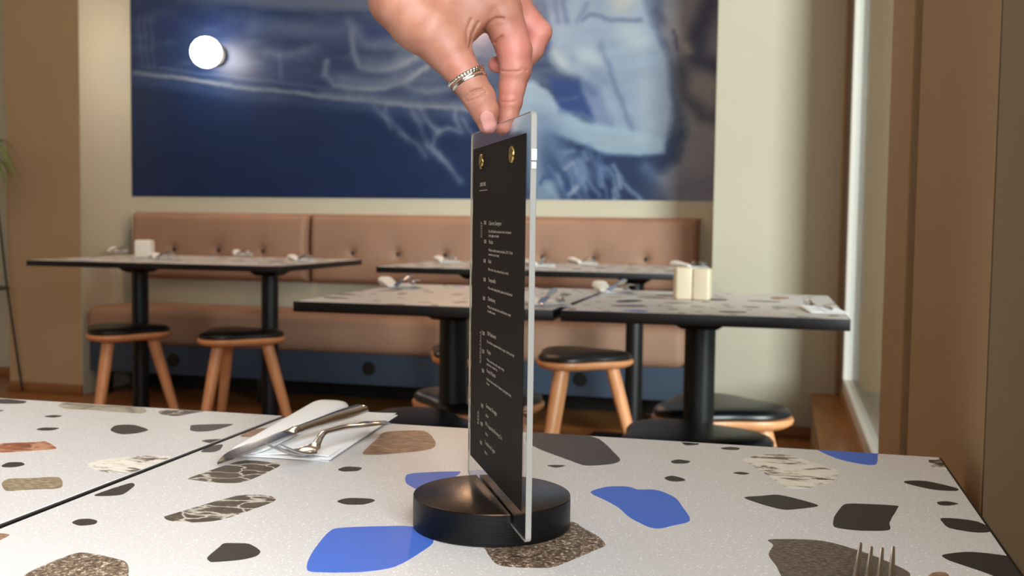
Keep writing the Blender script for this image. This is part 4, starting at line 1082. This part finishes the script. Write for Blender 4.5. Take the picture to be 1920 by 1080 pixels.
t.l(at_.outputs[0], x.inputs[6]); t.l(t.ramp(nz, [(0.3, (232, 214, 208)), (0.7, (255, 255, 255))]), x.inputs[7]); t.l(x.outputs[2], t.b.inputs['Base Color'])
t.b.inputs['Subsurface Weight'].default_value = 0.18; t.b.inputs['Subsurface Radius'].default_value = (1.0, 0.35, 0.2); t.b.inputs['Subsurface Scale'].default_value = 0.004
vo = t.n('ShaderNodeTexVoronoi'); vo.inputs['Scale'].default_value = 900; t.l(v, vo.inputs['Vector'])
t.bump(vo.outputs['Distance'], 0.10, 0.0006)
me.materials.append(M_skin); me.update()
hand = bpy.data.objects.new('hand', me); COL.objects.link(hand); hand.location = HO
tag(hand, 'hand with silver thumb rings pinching the top of the acrylic menu', 'hand')
# thumb nail
M_nail = mat('thumb_nail', (206, 146, 138), 0.2, spec=0.6)
def nail(cx, cy, ax_, hl, hwid, name):
    ax_ = np.array(ax_) / np.linalg.norm(ax_); pr = np.array([ax_[1], -ax_[0]])
    n1, n2 = 14, 12; vs = []; uv = []
    for i in range(n1 + 1):
        for j in range(n2 + 1):
            a = -1 + 2 * i / n1; b_ = -1 + 2 * j / n2
            wb = 1 - 0.20 * abs(a) ** 5 + 0.03 * a
            uv.append(np.array([cx, cy]) + ax_ * hl * a * (1 - 0.27 * b_ * b_) + pr * hwid * b_ * wb)
    uv = np.array(uv); ws = np.arange(-75, 20, 0.5)
    g = np.concatenate([np.repeat(uv[:, None, :], len(ws), 1), np.repeat(ws[None, :, None], len(uv), 0)], -1); f_ = field(g)
    wi = np.array([ws[np.argmax(row < 0)] if (row < 0).any() else np.nan for row in f_])
    wi[np.isnan(wi)] = np.nanmax(wi)
    B = (n1 + 1) * (n2 + 1)
    bb = np.array([(-1 + 2 * j / n2) for i in range(n1 + 1) for j in range(n2 + 1)])
    top = [tuple(hp(uv[k][0], uv[k][1], wi[k] - 1.5 + 0.5 * bb[k] ** 4) - HO) for k in range(B)]; bot = [tuple(hp(uv[k][0], uv[k][1], wi[k] + 1.2) - HO) for k in range(B)]
    fs = []
    for i in range(n1):
        for j in range(n2):
            a = i * (n2 + 1) + j; fs += [[a, a + 1, a + n2 + 2, a + n2 + 1], [B + a, B + a + n2 + 1, B + a + n2 + 2, B + a + 1]]
    ed = list(range(n2 + 1)) + [i * (n2 + 1) + n2 for i in range(1, n1 + 1)] + [n1 * (n2 + 1) + j for j in range(n2 - 1, -1, -1)] + [i * (n2 + 1) for i in range(n1 - 1, 0, -1)]
    for a, c_ in zip(ed, ed[1:] + ed[:1]): fs.append([a, B + a, B + c_, c_])
    m = MB(); m.add(top + bot, fs, M_nail); return m.build(name, hand, sharp=60)
nl = nail(916, 229, (0.33, 0.94), 22, 13.5, 'thumbnail')
# rings
M_silver = mat('silver', (226, 222, 214), 0.16, 1)
def finger_ring(c, ax_, R, r, beads=0, name='ring', tilt=(0, 0, 0)):
    ax_ = Vector(ax_).normalized(); a = ax_.cross(Vector((0, 0, 1))).normalized(); b_ = ax_.cross(a)
    n, k = (120, 10); rings_ = []
    for i in range(n):
        th = 2 * math.pi * i / n; dr = a * math.cos(th) + b_ * math.sin(th)
        rr = r * (1 + (0.45 * abs(math.sin(beads * th / 2)) - .1 if beads else 0)); cpt = Vector(c) + dr * R
        rings_.append([tuple(hp(*(cpt + dr * (rr * math.cos(q)) + ax_ * (rr * math.sin(q)))) - HO) for q in [2 * math.pi * j / k for j in range(k)]])
    rings_.append(rings_[0]); m = MB(); m.loft(rings_, M_silver, cap=False)
    o = m.build(name, hand); bm = bmesh.new(); bm.from_mesh(o.data); bmesh.ops.remove_doubles(bm, verts=bm.verts[:], dist=1e-7); bm.to_mesh(o.data); bm.free(); return o
finger_ring((874, 143.5, -6), (0.50, 0.86, -0.18), 35.0, 3.0, 30)['label'] = 'beaded silver ring'
finger_ring((878.5, 151, -7), (0.56, 0.83, -0.26), 34.3, 2.3)['label'] = 'plain silver ring'
finger_ring((881.5, 155.5, -7), (0.46, 0.89, -0.30), 34.0, 2.5)['label'] = 'plain silver ring'
# sleeve on the forearm, above the picture
M_sleeve = fabric('grey_knit', (90, 90, 96))
rings_ = []  # long enough to leave the table area
c0, c1 = Vector((650, -218, 50)), Vector((180, -1000, 60)); axd = (c1 - c0).normalized(); a = axd.cross(Vector((0, 0, 1))).normalized(); b_ = axd.cross(a)
for q, R in ((0.0, 92), (0.0, 98), (0.03, 101), (0.3, 112), (0.6, 120), (1.0, 130), (1.0, 60)):
    c_ = c0.lerp(c1, q); rings_.append([tuple(hp(*(c_ + (a * math.cos(th) + b_ * math.sin(th)) * R)) - HO) for th in [2 * math.pi * j / 40 for j in range(40)]])
m = MB(); m.loft(rings_, M_sleeve); m.build('sleeve', hand)
